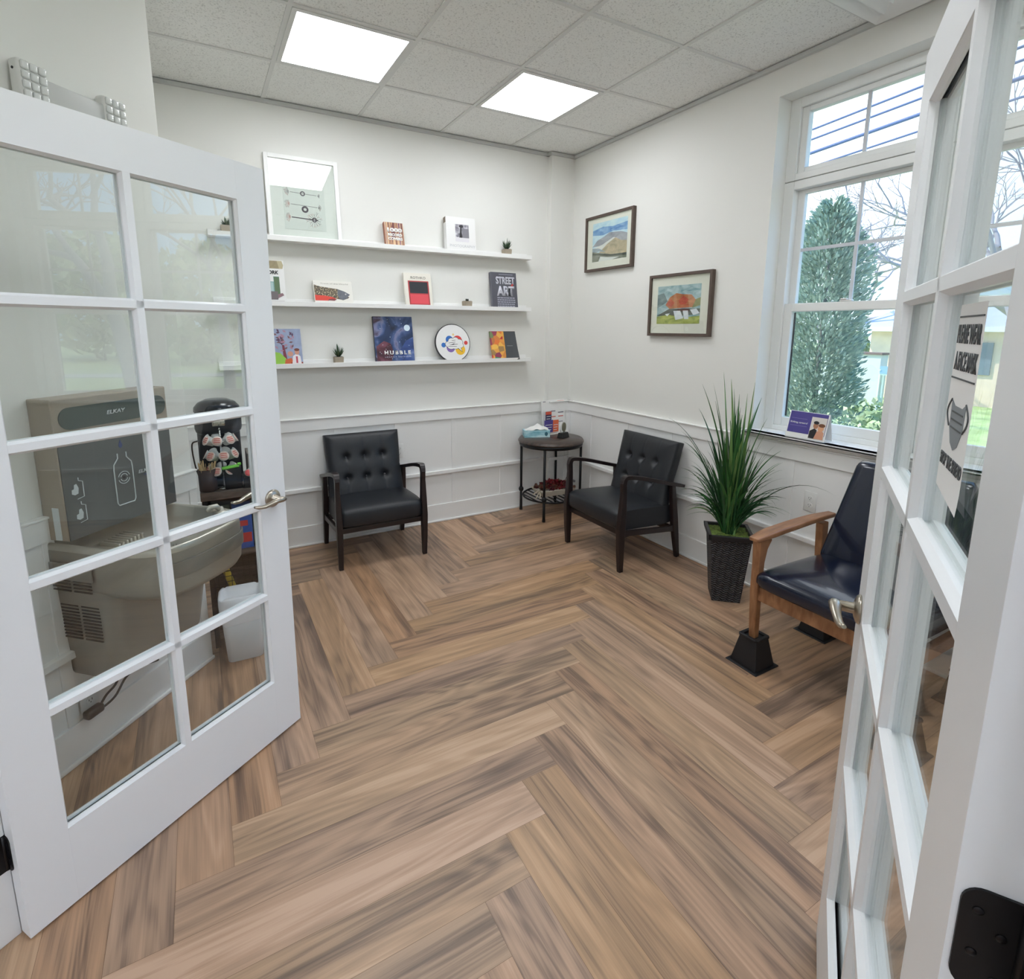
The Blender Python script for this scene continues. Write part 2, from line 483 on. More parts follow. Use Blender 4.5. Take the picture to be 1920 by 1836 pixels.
GX = [-(0.6027 + T*k) for k in range(-1, 12)]; GX = [x for x in GX if x < -0.01]
GY = [-(0.5728 + T*k) for k in range(0, 13)]
b = MB(); b.box(-7.6, 0.3, -8.2, 0.14, HZ+0.006, HZ+0.10)
ceil = struct(b.build('ceiling', ceiling_mat()))
b = MB()
for x in GX: b.box(x-0.0115, x+0.0115, -8.2, 0.0, HZ, HZ+0.008)
for y in GY: b.box(-7.6, 0.0, y-0.0115, y+0.0115, HZ+0.0003, HZ+0.008)
GRIDM = mat('ceiling_grid_paint', (214, 215, 212), 0.5)
b.build('grid_bar', GRIDM, ceil)
b = MB(); b.box(-3.35, -0.235, -0.022, 0, HZ-0.022, HZ); b.box(-0.235, 0, -0.075, -0.055, HZ-0.022, HZ); b.box(-0.256, -0.235, -0.075, 0, HZ-0.022, HZ)
b.box(-0.022, 0, -4.8, 0, HZ-0.022, HZ)
b.build('wall_angle', mat('wall_angle_paint', (196, 198, 196), 0.5), ceil)

# ---- wainscot, baseboards, rails
def batten_wall(n, P0, X, Y, L_, xs, skip_rail=False, name=None, L0=0.0):
    """P0 wall foot, X along the wall, Y out of the wall"""
    o = MB(); obox(o, P0, X, Y, L0, L_, 0, 0.010, 0.44, 0.87); obox(o, P0, X, Y, L0, L_, 0, 0.004, 0.15, 0.415)
    o = struct(o.build('trim_%d' % n, TRIM))
    k = MB(); obox(k, P0, X, Y, L0, L_, 0, 0.022, 0.862, 0.945); obox(k, P0, X, Y, L0-0.0, L_, 0, 0.030, 0.945, 0.953)
    k.build('chair_rail', TRIM, o, bevel=0.002)
    k = MB(); obox(k, P0, X, Y, L0, L_, 0, 0.034, 0.412, 0.440)
    k.build('ledge_rail', TRIM, o, bevel=0.003)
    for x in xs:
        k = MB(); obox(k, P0, X, Y, x-0.021, x+0.021, 0, 0.0145, 0.44, 0.862); obox(k, P0, X, Y, x-0.021, x+0.021, 0, 0.010, 0.15, 0.412)
        k.build('batten', TRIM, o, bevel=0.0015)
    return o
def baseboard(name, P0, X, Y, L_, L0=0.0):
    k = MB(); obox(k, P0, X, Y, L0, L_, 0, 0.016, 0.0, 0.150)
    o = struct(k.build(name, TRIM, bevel=0.003))
    k = MB(); obox(k, P0, X, Y, L0, L_, 0.016, 0.030, 0.0, 0.018); k.build('shoe_moulding', TRIM, o, bevel=0.006)
    return o
ex, ey = Vector((1,0,0)), Vector((0,1,0))
batten_wall(1, (-3.085,0,0), ex, -ey, 2.85, [3.085-2.50, 3.085-2.075, 3.085-1.616, 3.085-1.136, 3.085-0.677, ])
batten_wall(2, (-0.235,-0.055,0), ex, -ey, 0.235, [0.03, 0.205])
batten_wall(3, (0,-0.055,0), -ey, -ex, 4.74, [0.02, 0.325, 0.785, 1.245, 1.705, 2.165, 2.625, 3.085, 3.545, 4.0])
batten_wall(4, K, D, NR, 1.06, [0.02, 0.66])
baseboard('baseboard_back', (-3.085,0,0), ex, -ey, 2.85)
bb = baseboard('baseboard_corner', (-0.235,-0.055,0), ex, -ey, 0.235)
baseboard('baseboard_right', (0,-0.055,0), -ey, -ex, 4.74)
baseboard('baseboard_left', K, D, NR, 1.06)
# door casing and jambs
def jamb(n, s0, s1, sgn):
    o = MB()
    obox(o, LH, DW, NO, s0, s1, -0.001, 0.121, 0, 2.165)
    o = struct(o.build('trim_%d' % n, DOORW, bevel=0.002))
    k = MB()
    c0, c1 = (s0-0.075, s1-0.006) if sgn < 0 else (s0+0.006, s1+0.075)
    obox(k, LH, DW, NO, c0, c1, 0.121, 0.139, 0, 2.24); obox(k, LH, DW, NO, c0, c1, -0.018, -0.001, 0, 2.24)
    k.build('casing', DOORW, o, bevel=0.003)
    k = MB(); a = s1 if sgn < 0 else s0
    obox(k, LH, DW, NO, min(a, a-sgn*0.012), max(a, a-sgn*0.012), 0.052, 0.088, 0, 2.13)
    k.build('door_stop', DOORW, o, bevel=0.002)
    return o
JL = jamb(5, -0.068, -0.048, -1)
JR = jamb(6, 1.850, 1.870, 1)
k = MB(); obox(k, LH, DW, NO, -0.048, 1.850, -0.001, 0.121, 2.145, 2.166); struct(k.build('trim_7', DOORW, bevel=0.002))

# ---- French doors
def muntin_prof(h, w0=0.010, w1=0.0165):
    return [(-w0,0),(w0,0),(w1,0.011),(w1,0.0165),(w0+0.001,0.0175),(w0+0.001,0.0275),(w1,0.0285),(w1,0.034),(w0,h),(-w0,h),(-w1,0.034),(-w1,0.0285),(-w0-0.001,0.0275),(-w0-0.001,0.0175),(-w1,0.0165),(-w1,0.011)]
def french_door(n, H0, X, Y, side, inset):
    """local x hinge to free edge, y from the seen face into the door, z up; side=+1 if X,Y,Z right-handed"""
    Wd, Hh, Th = 0.914, 2.130, 0.045
    M = basis(H0, X, Y)
    gx0, gx1, gz0, gz1 = 0.112, 0.802, 0.240, 2.010
    z0 = 0.008
    rt_ = MB()
    rt_.box(0, gx0, 0, Th, z0, Hh, 0, M); rt_.box(gx1, Wd, 0, Th, z0, Hh, 0, M)
    rt_.box(gx0, gx1, 0, Th, gz1, Hh, 0, M); rt_.box(gx0, gx1, 0, Th, z0, gz0, 0, M)
    o = struct(rt_.build('door_%d' % n, DOORW, bevel=0.0004))
    # sticking around the glazed field
    k = MB()
    def half(w=0.0):
        return [(0,0.0005),(0.0065,0.011),(0.0065,0.0165),(0.001,0.0175),(0.001,0.0275),(0.0065,0.0285),(0.0065,0.034),(0,0.0445)]
    hp = half()
    # vertical sticks: poly in (x,y) along Z
    k.prism([(gx0-0.001+a, b_) for a, b_ in hp], gz0, gz1, 'Z', 0, M); k.prism([(gx1+0.001-a, b_) for a, b_ in hp], gz0, gz1, 'Z', 0, M)
    # horizontal sticks: poly (y,z) along X
    k.prism([(b_, gz0-0.001+a) for a, b_ in hp], gx0, gx1, 'X', 0, M); k.prism([(b_, gz1+0.001-a) for a, b_ in hp], gx0, gx1, 'X', 0, M)
    k.build('sticking', DOORW, o)
    xm = (gx0+gx1)/2
    k = MB(); k.prism([(xm+a, b_) for a, b_ in muntin_prof(Th)], gz0, gz1, 'Z', 0, M); k.build('muntin', DOORW, o)
    st = (gz1-gz0)/5
    for i in range(1, 5):
        k = MB(); zc = gz0+st*i
        k.prism([(b_, zc+a) for a, b_ in muntin_prof(Th)], gx0, gx1, 'X', 0, M); k.build('muntin', DOORW, o)
    for i in range(5):
        for a, b_ in ((gx0, xm), (xm, gx1)):
            k = MB(); k.box(a+0.0001, b_-0.0001, 0.0205, 0.0245, gz0+st*i+0.0001, gz0+st*(i+1)-0.0001, 0, M); k.build('pane', GLASS, o)
    # lever handles on both faces
    hx, hz = 0.855, 0.968
    for sg, y0 in ((-1, 0.0), (1, Th)):
        k = MB()
        k.lathe([(0,0.0),(0.033,0.0),(0.033,0.004),(0.030,0.008),(0.020,0.012),(0.0125,0.014),(0.0115,0.042),(0,0.042)], 28, M=M @ Matrix.Translation((hx,y0,hz)) @ Matrix.Rotation(-sg*PI/2 if False else (PI/2 if sg<0 else -PI/2), 4, 'X'))
        h = k.build('handle', METAL, o)
        k = MB()
        y1 = y0 + sg*0.050
        pts = [(hx+0.014,y1,hz+0.001),(hx,y1,hz+0.003),(hx-0.02,y1,hz+0.004),(hx-0.045,y1-sg*0.002,hz-0.001),(hx-0.07,y1-sg*0.006,hz-0.006),(hx-0.092,y1-sg*0.010,hz-0.004),(hx-0.108,y1-sg*0.014,hz+0.002)]
        k.tube(pts, [0.009,0.0135,0.0125,0.010,0.009,0.008,0.005], 14, M=M, flat=0.8)
        k.build('lever', METAL, h)
    k = MB(); k.box(Wd-0.001, Wd+0.001, 0.010, 0.035, 0.940, 0.996, 0, M); k.box(Wd, Wd+0.011, 0.017, 0.028, 0.956, 0.980, 0, M)
    k.build('latch', mat('dark_bronze', (40, 34, 32), 0.35, 0.8), o)
    for zc in (0.255, 1.080, 1.905):
        k = MB()
        # leaf let into the hinge edge, rounded on the seen side
        R_ = 0.016; y0_, y1_ = inset, 0.047
        poly = []
        for cx_, cz_, a in ((y0_+R_, zc+0.0508-R_, PI/2), (y0_+R_, zc-0.0508+R_, PI)):
            for j in range(7): t = a+PI/2*j/6; poly.append((cx_+R_*math.cos(t), cz_+R_*math.sin(t)))
        poly += [(y1_, zc-0.0508), (y1_, zc+0.0508)]
        k.prism(poly, -0.0025, 0.0005, 'X', 0, M)
        k.cyl((-0.004, 0.050, zc-0.0508), (-0.004, 0.050, zc+0.0508), 0.0062, None, 14, 0, M)
        hg = k.build('hinge', BLACKM, o)
        k = MB()
        for dy, dz in ((inset+0.012,0.030),(0.034,0.012),(inset+0.012,-0.012),(0.034,-0.032)):
            k.lathe([(0,0.0),(0.0042,0.0),(0.0036,0.0008),(0,0.0008)], 12, M=M @ Matrix.Translation((-0.0026,dy,zc+dz)) @ Matrix.Rotation(-PI/2,4,'Y'))
        k.build('screw', mat('hinge_screw', (46,44,46), 0.35, 0.8), hg)
    return o
NLv = Vector((UL.y, -UL.x, 0))
d1 = french_door(1, LH, UL, -NLv, 1, 0.024)
XR_ = -UR; NRv = Vector((-0.5177, 0.8556, 0)); NRv = Vector((XR_.y, -XR_.x, 0)) * -1
d2 = french_door(2, RH, XR_, -NRv, -1, 0.005)
for o_, nm, lb in ((d1, 'door_1', 'left glazed French door'), (d2, 'door_2', 'right glazed French door')): o_['label'] = lb + (' with ten panes and a nickel lever' )
# hinge leaves on the jambs
for J, s_, sg in ((JL, -0.048, 1), (JR, 1.850, -1)):
    for zc in (0.255, 1.080, 1.905):
        k = MB(); R_ = 0.016; poly = []
        for cx_, cz_, a in ((0.041-R_, zc-0.0508+R_, 3*PI/2), (0.041-R_, zc+0.0508-R_, 0)):
            for j in range(7): t = a+PI/2*j/6; poly.append((cx_+R_*math.cos(t), cz_+R_*math.sin(t)))
        poly += [(0.0, zc+0.0508), (0.0, zc-0.0508)]
        a0, a1 = sorted((s_, s_+sg*0.0025))
        k.prism(poly, a0, a1, 'X', 0, basis(LH, DW, NO)); k.build('hinge_leaf', BLACKM, J)

# ---- windows
VIN = mat('window_vinyl', (232, 234, 232), 0.4)
def ring(b, y0, y1, z0, z1, wl, wr_, wb, wt, x0, x1):
    b.box(x0, x1, y0, y0+wl, z0, z1); b.box(x0, x1, y1-wr_, y1, z0, z1)
    b.box(x0, x1, y0+wl, y1-wr_, z0, z0+wb); b.box(x0, x1, y0+wl, y1-wr_, z1-wt, z1)
def window(n, c, y0, y1):
    b = MB()
    a0, a1 = c-0.345, c+0.345
    # outer frame: transom part and lower part
    ring(b, y0, y1, 2.425, 2.860, a0-y0, y1-a1, 0.037, 0.050, 0.11, 0.20)
    ring(b, y0, y1, 0.992, 2.421, a0-y0, y1-a1, 0.030, 0.046, 0.11, 0.20)
    o = struct(b.build('window_%d' % n, VIN, bevel=0.003))
    b = MB(); ring(b, a0, a1, 2.462, 2.810, 0.040, 0.040, 0.028, 0.030, 0.128, 0.17); b.build('transom_sash', VIN, o, bevel=0.004)
    b = MB(); ring(b, a0, a1, 1.695, 2.375, 0.040, 0.040, 0.045, 0.022, 0.158, 0.188); b.build('upper_sash', VIN, o, bevel=0.003)
    b = MB(); ring(b, a0, a1, 1.022, 1.742, 0.048, 0.048, 0.052, 0.046, 0.122, 0.154); b.build('lower_sash', VIN, o, bevel=0.003)
    MU = mat('window_muntin', (206, 210, 216), 0.45)
    for yy0, yy1, zz0, zz1, x in ((c-0.009, c+0.009, 2.490, 2.780, 0.148), (c-0.009, c+0.009, 1.74, 2.353, 0.172), (c-0.305, c+0.305, 2.036, 2.054, 0.1715)):
        b = MB(); b.box(x-0.004, x+0.004, yy0, yy1, zz0, zz1); b.build('muntin', MU, o)
    for z0, z1, x in ((2.488, 2.782, 0.152), (1.74, 2.355, 0.176), (1.072, 1.698, 0.138)):
        b = MB(); b.box(x-0.001, x+0.001, c-0.307, c+0.307, z0, z1); b.build('pane', GLASS, o)
    b = MB(); b.rbox(0.124, 0.150, c-0.032, c+0.032, 1.742, 1.752, 0.004, 2); b.rbox(0.120, 0.142, c-0.006, c+0.026, 1.752, 1.760, 0.003, 2); b.build('sash_lock', WHITEP, o)
    for q0_, q1_ in ((a0+0.044, a0+0.050), (a1-0.056, a1-0.047)): b = MB(); b.box(0.150, 0.156, q0_, q1_, 1.08, 1.69); b.build('weather_seal', mat('black_seal', (22, 30, 40), 0.7), o)
    return o
window(1, -2.345, -2.753, -1.940)
window(2, -3.165, -3.573, -2.757)
window(3, -3.980, -4.385, -3.577)
b = MB(); b.box(-0.062, 0.125, -4.43, -1.925, 0.974, 0.992)
b.box(-0.062, 0.0, -4.43, -1.90, 0.974, 0.992)
o = struct(b.build('trim_8', TRIM, bevel=0.006, seg=3))
b = MB(); b.prism([(-0.002,0.953),(-0.026,0.953),(-0.034,0.957),(-0.040,0.965),(-0.052,0.969),(-0.054,0.974),(-0.002,0.974)], -4.41, -1.915, 'Y', 0); b.build('sill_moulding', TRIM, o)

# ---- outlets and ceiling fittings
def outlet(loc, X, Y, label):
    M = basis(loc, X, Y)      # Y points out of the wall
    r_ = root('wall_outlet', loc, 0, label, 'outlet'); r_.matrix_world = M
    b = MB(); b.rbox(-0.035, 0.035, 0.0, 0.006, -0.057, 0.057, 0.003, 2); b.build('cover_plate', WHITEP, r_)
    for dz in (0.020, -0.020):
        b = MB(); b.prism(ell(0, dz, 0.0165, 0.0145, 18), 0.004, 0.0085, 'Y'); s_ = b.build('socket', WHITEP, r_)
        b = MB(); 
        for dx in (-0.006, 0.006): b.box(dx-0.001, dx+0.001, 0.008, 0.0089, dz-0.002, dz+0.006)
        b.prism(ell(0, dz-0.008, 0.0022, 0.0022, 10), 0.008, 0.0089, 'Y'); b.build('slot', INK, s_)
outlet((-1.606, -0.0115, 0.640), -ex, -ey, 'white duplex outlet on the back wall beside the left armchair backrest')
outlet((-0.0115, -2.352, 0.648), ey, -ex, 'white duplex outlet on the panelled wall under the window')

EMIT = mat('panel_diffuser', (247, 250, 255), 0.5, emit=PANEL_E)
EMIT_FILL = mat('hall_fill_diffuser', (228, 238, 255), 0.5, emit=HALL_FILL_E)  # cool fill for added panels in the unseen hall, lighting the doors
def panel(i, j, label, em=EMIT, T_=T):
    x1 = GX[i]; x0 = GX[i]-T_; y1 = GY[j]; y0 = GY[j]-T_
    r_ = root('ceiling_light', ((x0+x1)/2, (y0+y1)/2, HZ), 0, label, 'ceiling light', 'ceiling light panels')
    h = T_/2
    b = MB(); b.box(-h+0.034, h-0.034, -h+0.034, h-0.034, -0.0025, 0.003); b.build('diffuser', em, r_)
    b = MB()
    for a in ((-h+0.012, -h+0.036, -h+0.012, h-0.012), (h-0.036, h-0.012, -h+0.012, h-0.012), (-h+0.036, h-0.036, -h+0.012, -h+0.036), (-h+0.036, h-0.036, h-0.036, h-0.012)):
        b.box(a[0], a[1], a[2], a[3], -0.004, 0.004)
    b.build('frame', GRIDM, r_)
    return r_
panel(2, 0, 'square white light panel in the ceiling grid, the larger one nearer the emergency light')
panel(0, 0, 'square white light panel in the ceiling grid, the one nearer the room corner')
panel(2, 4, 'square white light panel in the ceiling just inside the French doors')
panel(0, 4, 'square white light panel in the ceiling near the windows')
panel(4, 8, 'added fill light panel in the unseen hall ceiling behind the doorway', EMIT_FILL)
panel(7, 6, 'added fill light panel in the unseen hall ceiling left of the doorway', EMIT_FILL)
panel(6, 9, 'added fill light panel at the far end of the unseen hall ceiling', EMIT_FILL)

r_ = root('ceiling_vent', (-0.32, -2.72, HZ), 0, 'white square louvred air diffuser in the ceiling above the window', 'vent')
b = MB(); h = 0.29
b.box(-h, h, -h, h, -0.004, 0.004); b.build('vent_plate', WHITEP, r_)
for k_, (ha, hb, z0, z1) in enumerate(((0.285, 0.235, -0.034, -0.006), (0.215, 0.165, -0.040, -0.012), (0.145, 0.095, -0.046, -0.018), (0.075, 0.03, -0.050, -0.024))):
    b = MB(); N_ = 4
    for q_ in range(4):
        Rz = Matrix.Rotation(q_*PI/2, 4, 'Z')
        p = [(-hb, -hb, z1), (hb, -hb, z1), (ha, -ha, z0), (-ha, -ha, z0)]
        p = [Rz @ Vector(v) for v in p]; up_ = [v + Vector((0,0,0.006)) for v in p]
        b.quad(*p); b.quad(*up_[::-1])
        b.quad(p[3], p[2], up_[2], up_[3])
    b.build('louvre', WHITEP, r_)
# ================================================================== FURNITURE
LEA = mat('black_leather', (30, 33, 38), 0.42, bump=0.25, bscale=450, var=0.08, vscale=20)
DKW = mat('espresso_wood', (34, 24, 24), 0.33, var=0.25, vscale=14)
def curve(pts, n=8):
    """Catmull-Rom through pts"""
    P = [Vector(p) for p in pts]; P = [P[0]*2-P[1]] + P + [P[-1]*2-P[-2]]; out = []
    for i in range(1, len(P)-2):
        for k in range(n):
            t = k/n
            out.append(0.5*((2*P[i]) + (P[i+1]-P[i-1])*t + (2*P[i-1]-5*P[i]+4*P[i+1]-P[i+2])*t*t + (3*P[i]-P[i-1]-3*P[i+1]+P[i+2])*t**3))
    out.append(P[-2]); return out
def sweep_rect(b, pts, ws, hs, side=Vector((1,0,0)), mi=0):
    """rectangular section along pts; ws = size along side, hs = size normal to it"""
    n = len(pts); rings = []
    for i, p in enumerate(pts):
        d = (pts[min(i+1,n-1)]-pts[max(i-1,0)]).normalized(); s_ = (side - d*side.dot(d)).normalized(); u_ = d.cross(s_)
        w_ = ws[i] if isinstance(ws, list) else ws; h_ = hs[i] if isinstance(hs, list) else hs
        rings.append([b.bm.verts.new(p + s_*a*w_/2 + u_*c*h_/2) for a, c in ((-1,-1),(1,-1),(1,1),(-1,1))])
    for i in range(n-1):
        for k in range(4):
            f = b.bm.faces.new((rings[i][k], rings[i][(k+1)%4], rings[i+1][(k+1)%4], rings[i+1][k])); f.smooth = False; f.material_index = mi
    b.bm.faces.new(rings[0][::-1]); b.bm.faces.new(rings[-1])
def lerp_list(vals, n):
    out = []
    for i in range(n):
        t = i/(n-1)*(len(vals)-1); k = min(int(t), len(vals)-2); out.append(vals[k]+(vals[k+1]-vals[k])*(t-k))
    return out

def tufted_chair(label):
    r_ = root('armchair', (0,0,0), 0, label, 'armchair')
    for sx in (-1, 1):
        X = sx*0.293
        # front leg up to the turned arm corner
        b = MB(); P = [Vector((X,-0.262,0)), Vector((X,-0.268,0.15)), Vector((X,-0.270,0.30)), Vector((X,-0.262,0.42)), Vector((X,-0.258,0.55)), Vector((X,-0.262,0.615))]
        sweep_rect(b, P, [0.030,0.036,0.040,0.038,0.030,0.030], [0.034,0.046,0.054,0.048,0.038,0.040])
        b.build('leg', DKW, r_, bevel=0.006, seg=3)
        b = MB(); P = curve([(X,-0.263,0.600),(X,-0.255,0.632),(X,-0.228,0.645),(X,-0.10,0.622),(X,0.06,0.578),(X,0.20,0.540),(X,0.285,0.518)], 5)
        n_ = len(P); sweep_rect(b, P, lerp_list([0.030,0.034,0.040,0.046,0.048,0.044,0.036], n_), lerp_list([0.034,0.030,0.026,0.024,0.024,0.024,0.020], n_))
        b.build('armrest', DKW, r_, bevel=0.006, seg=3)
        b = MB(); P = [Vector((X,0.262,0)), Vector((X,0.236,0.15)), Vector((X,0.212,0.30)), Vector((X,0.192,0.45)), Vector((X,0.182,0.55))]
        sweep_rect(b, P, [0.030,0.036,0.038,0.034,0.030], [0.032,0.042,0.050,0.042,0.034])
        b.build('leg', DKW, r_, bevel=0.006, seg=3)
        b = MB(); P = [Vector((X,-0.262,0.262)), Vector((X,-0.20,0.262)), Vector((X,0.16,0.225)), Vector((X,0.232,0.222))]
        sweep_rect(b, P, 0.022, [0.064,0.040,0.038,0.056]); b.build('side_rail', DKW, r_, bevel=0.004)
    b = MB(); b.box(-0.285,0.285,-0.262,-0.236,0.246,0.282); b.build('front_rail', DKW, r_, bevel=0.004)
    b = MB(); b.box(-0.285,0.285,0.18,0.20,0.205,0.245); b.build('rear_rail', DKW, r_, bevel=0.004)
    # seat cushion: thick rounded front, sloping back
    def seat(u, v):
        a = u*2*PI; sx = 2*v-1
        cx, cz = -0.03, 0.330; ax, az = 0.258, 0.078
        c_, s_ = math.cos(a), math.sin(a); p = 0.42
        y = ax*math.copysign(abs(c_)**p, c_); z = az*math.copysign(abs(s_)**p, s_)
        edge = 1-abs(sx)**10*0.14
        z *= edge; y2 = y*(1-abs(sx)**14*0.03)
        crown = 0.010*(1-sx*sx)*(1-(y/ax)**2) if z > 0 else 0
        return (sx*0.276, cx+y2, cz + z + crown - 0.085*(y+0.255)*0.62 + 0.018)
    b = MB(); V = b.grid(seat, 40, 22)
    for j in (0, 22):
        ring = [V[i][j] for i in range(40)]
        try: b.bm.faces.new(ring)
        except Exception: pass
    bmesh.ops.remove_doubles(b.bm, verts=b.bm.verts[:], dist=0.0005)
    b.build('seat', LEA, r_)
    # tufted backrest
    BT = [(-0.137,0.66),(0,0.66),(0.137,0.66),(-0.137,0.36),(0,0.36),(0.137,0.36)]
    tilt = math.radians(15); Mb = Matrix.Translation((0, 0.118, 0.330)) @ Matrix.Rotation(-tilt, 4, 'X')
    HB, WB, TB = 0.510, 0.272, 0.088
    def front(u, v):
        x = (2*u-1); z = v
        ed = max(abs(x)**8, abs(2*z-1)**10)
        y = 0.020*ed - 0.010*(1-ed)
        for bx, bz in BT:
            dx = x*WB-bx; dz = z*HB-bz*HB
            d2 = dx*dx+dz*dz; y += 0.026*math.exp(-d2/(2*0.017**2)) + 0.006*math.exp(-d2/(2*0.045**2))
        for bx in (-0.137,0,0.137): y += 0.0035*math.exp(-((x*WB-bx)/0.004)**2)*(1-ed)
        return (x*(WB - 0.012*(1-abs(2*z-1)**0.5) + 0.006*0), y-0.035, z*HB)
    b = MB(); nu, nv = 64, 64
    V = b.grid(front, nu, nv)
    back = [[None]*(nv+1) for _ in range(nu+1)]
    rimf = [V[i][0] for i in range(nu+1)] + [V[nu][j] for j in range(1,nv+1)] + [V[i][nv] for i in range(nu-1,-1,-1)] + [V[0][j] for j in range(nv-1,0,-1)]
    prev = rimf
    for yy, sc__ in ((0.004, 1.010), (0.025, 1.012), (0.043, 1.006), (0.050, 0.985)):
        cur = []
        for v in rimf:
            cur.append(b.bm.verts.new((v.co.x*sc__, yy, (v.co.z-HB/2)*sc__+HB/2)))
        for i in range(len(cur)):
            f = b.bm.faces.new((prev[i], prev[(i+1)%len(cur)], cur[(i+1)%len(cur)], cur[i])); f.smooth = True
        prev = cur
    b.bm.faces.new(prev)
    for v in b.bm.verts: v.co = Mb @ v.co
    br = b.build('backrest', LEA, r_)
    for bx, bz in BT: b = MB(); b.lathe([(0,-0.006),(0.006,-0.004),(0.008,0),(0,0.003)], 12, M=Mb @ Matrix.Translation((bx,-0.012,bz*HB)) @ Matrix.Rotation(PI/2,4,'X') @ Matrix.Scale(-1,4,(0,0,1))); b.build('button', mat('leather_button', (60, 60, 66), 0.35), br)
    return r_
ch = tufted_chair('black tufted leather armchair facing out from the back wall below the shelves')
ch.location = (-1.910, -0.300, 0); ch.rotation_euler = (0,0,math.radians(-1))
c2 = copy_tree(ch); c2.location = (-0.335, -1.186, 0); c2.rotation_euler = (0,0,-PI/2)
c2['label'] = 'black tufted leather armchair against the right wall between round table and potted grass'

# ---- round end table
r_ = root('end_table', (-0.336, -0.262, 0), 0, 'small round dark wood end table with iron legs in the room corner', 'table')
DT = ramp_mat('dark_table_top', [(0.3,(48,40,38)),(0.5,(70,58,52)),(0.7,(92,78,68))], 9, 6, 0.3, (1,5,1), 0.6)
b = MB(); b.lathe([(0,0.640),(0.276,0.640),(0.282,0.646),(0.282,0.652),(0.272,0.668),(0,0.668)], 48); b.build('tabletop', DT, r_)
b = MB(); b.lathe([(0.262,0.612),(0.270,0.612),(0.276,0.640),(0.262,0.640),(0.262,0.612)], 48); b.build('apron', BLACKM, r_)
for sx, sy in ((-1,-1),(1,-1),(1,1),(-1,1)):
    x, y = sx*0.184, sy*0.184
    b = MB(); b.tube([(x,y,0.640),(x,y,0.30),(x,y,0.21)],0.0105,12); b.tube([(x,y,0.175),(x,y,0.08),(x,y,0.03),(x,y,0.0)],[0.0105,0.0115,0.0125,0.015],12)
    b.lathe([(0,0.168),(0.012,0.170),(0.020,0.180),(0.0225,0.192),(0.020,0.204),(0.012,0.213),(0,0.216)],16,(x,y)); b.build('leg', BLACKM, r_)
b = MB()
b.tube([(0.235*math.cos(t),0.235*math.sin(t),0.160) for t in [2*PI*k/48 for k in range(49)]],0.008,8,cap=False)
for k in range(-4,5):
    x = k*0.05; h_ = math.sqrt(0.235**2-x*x); b.tube([(x,-h_,0.160),(x,h_,0.160)],0.005,6)
b.build('lower_shelf', BLACKM, r_)

# ---- things on and in the end table
r_ = root('tissue_box', (-0.415, -0.150, 0.668), math.radians(-22), 'blue flat tissue box with white tissue on the left edge of the round end table', 'tissue box')
b = MB(); b.box(-0.112,0.112,-0.052,0.052,0,0.060); b.build('box', ramp_mat('tissue_box_print', [(0.35,(120,178,192)),(0.5,(168,210,218)),(0.65,(208,232,234))], 10, 4, 0.5, (1,1,3)), r_, bevel=0.001)
b = MB(); b.prism(ell(0.078,0.030,0.014,0.018,18), -0.0535,-0.052,'Y'); b.build('emblem', mat('teal_emblem',(58,110,124),0.5), r_)
b = MB()
def tis(u, v):
    x = (u-0.5)*0.20; y = (v-0.5)*0.085; z = 0.058 + 0.055*max(0,1-abs(u-0.55)*1.9)**0.8*max(0,1-abs(v-0.5)*1.6) + 0.004*math.sin(u*17+v*9)
    return (x,y,max(z,0.0605))
b.grid(tis, 20, 10); b.build('tissue', PAPER, r_)

r_ = root('brochure_display', (-0.190, -0.100, 0.668), math.radians(4), 'white information board with purple and orange leaflets on the round end table', 'brochure display')
Mt = Matrix.Rotation(math.radians(-6),4,'X')
b = MB(); b.box(-0.130,0.130,-0.003,0.003,0,0.300,0,Mt); b.box(-0.130,0.130,-0.045,-0.003,0,0.004,0); b.build('board', PAPER, r_)
ORG = mat('orange_print',(232,112,70),0.5); PUR = mat('purple_print',(84,72,148),0.5); NAV = mat('navy_print',(52,50,92),0.5); RED = mat('red_print',(214,84,58),0.5)
PH_ = [RED,mat('mauve_print',(170,120,150),0.5),mat('grey_print',(96,92,110),0.5)]
for x0,x1,z0,z1,mi in ((0.045,0.120,0.262,0.288,0),(0.050,0.112,0.242,0.249,1),(0.050,0.112,0.180,0.187,2),(0.050,0.108,0.146,0.152,0),(0.050,0.100,0.098,0.103,2),(-0.115,-0.085,0.284,0.290,2),(-0.03,0.02,0.196,0.203,2),(-0.03,0.02,0.146,0.153,0)):
    b = MB(); b.box(x0,x1,-0.0045,-0.003,z0,z1,0,Mt); b.build('printed_heading', PH_[mi], r_)
for x0,x1,z0,z1,y,m1,m2,t_ in ((-0.118,-0.055,0.080,0.205,-0.020,NAV,RED,''),(-0.138,-0.045,0.020,0.130,-0.030,PUR,PUR,'80%'),(-0.040,0.024,0.020,0.125,-0.024,ORG,ORG,'')):
    b = MB(); b.box(x0,x1,y-0.004,y,z0,z1,0); b.box(x0,x1,y-0.0046,y-0.004,z1-0.028,z1,1)
    lf = b.build('leaflet', [m1,m2], r_)
    b = MB(); 
    for k in range(3): b.box(x0+0.008,x1-0.008-0.006*k,y-0.0052,y-0.0046,z1-0.045-0.022*k,z1-0.040-0.022*k)
    b.build('print_line', PAPER, lf)
r_ = root('award_stand', (-0.235, -0.300, 0.668), math.radians(20), 'small upright grey oval disc on a black block standing on the round end table', 'ornament')
b = MB(); b.frus((0,0,0),(0.052,0.030),(0,0,0.045),(0.044,0.022)); b.build('base', BLKP, r_, bevel=0.003)
b = MB(); b.prism(ell(0.004,0.092,0.024,0.040,28), -0.010,0.004,'Y'); b.build('disc', mat('grey_disc',(112,110,92),0.3,0.3), r_, bevel=0.002)
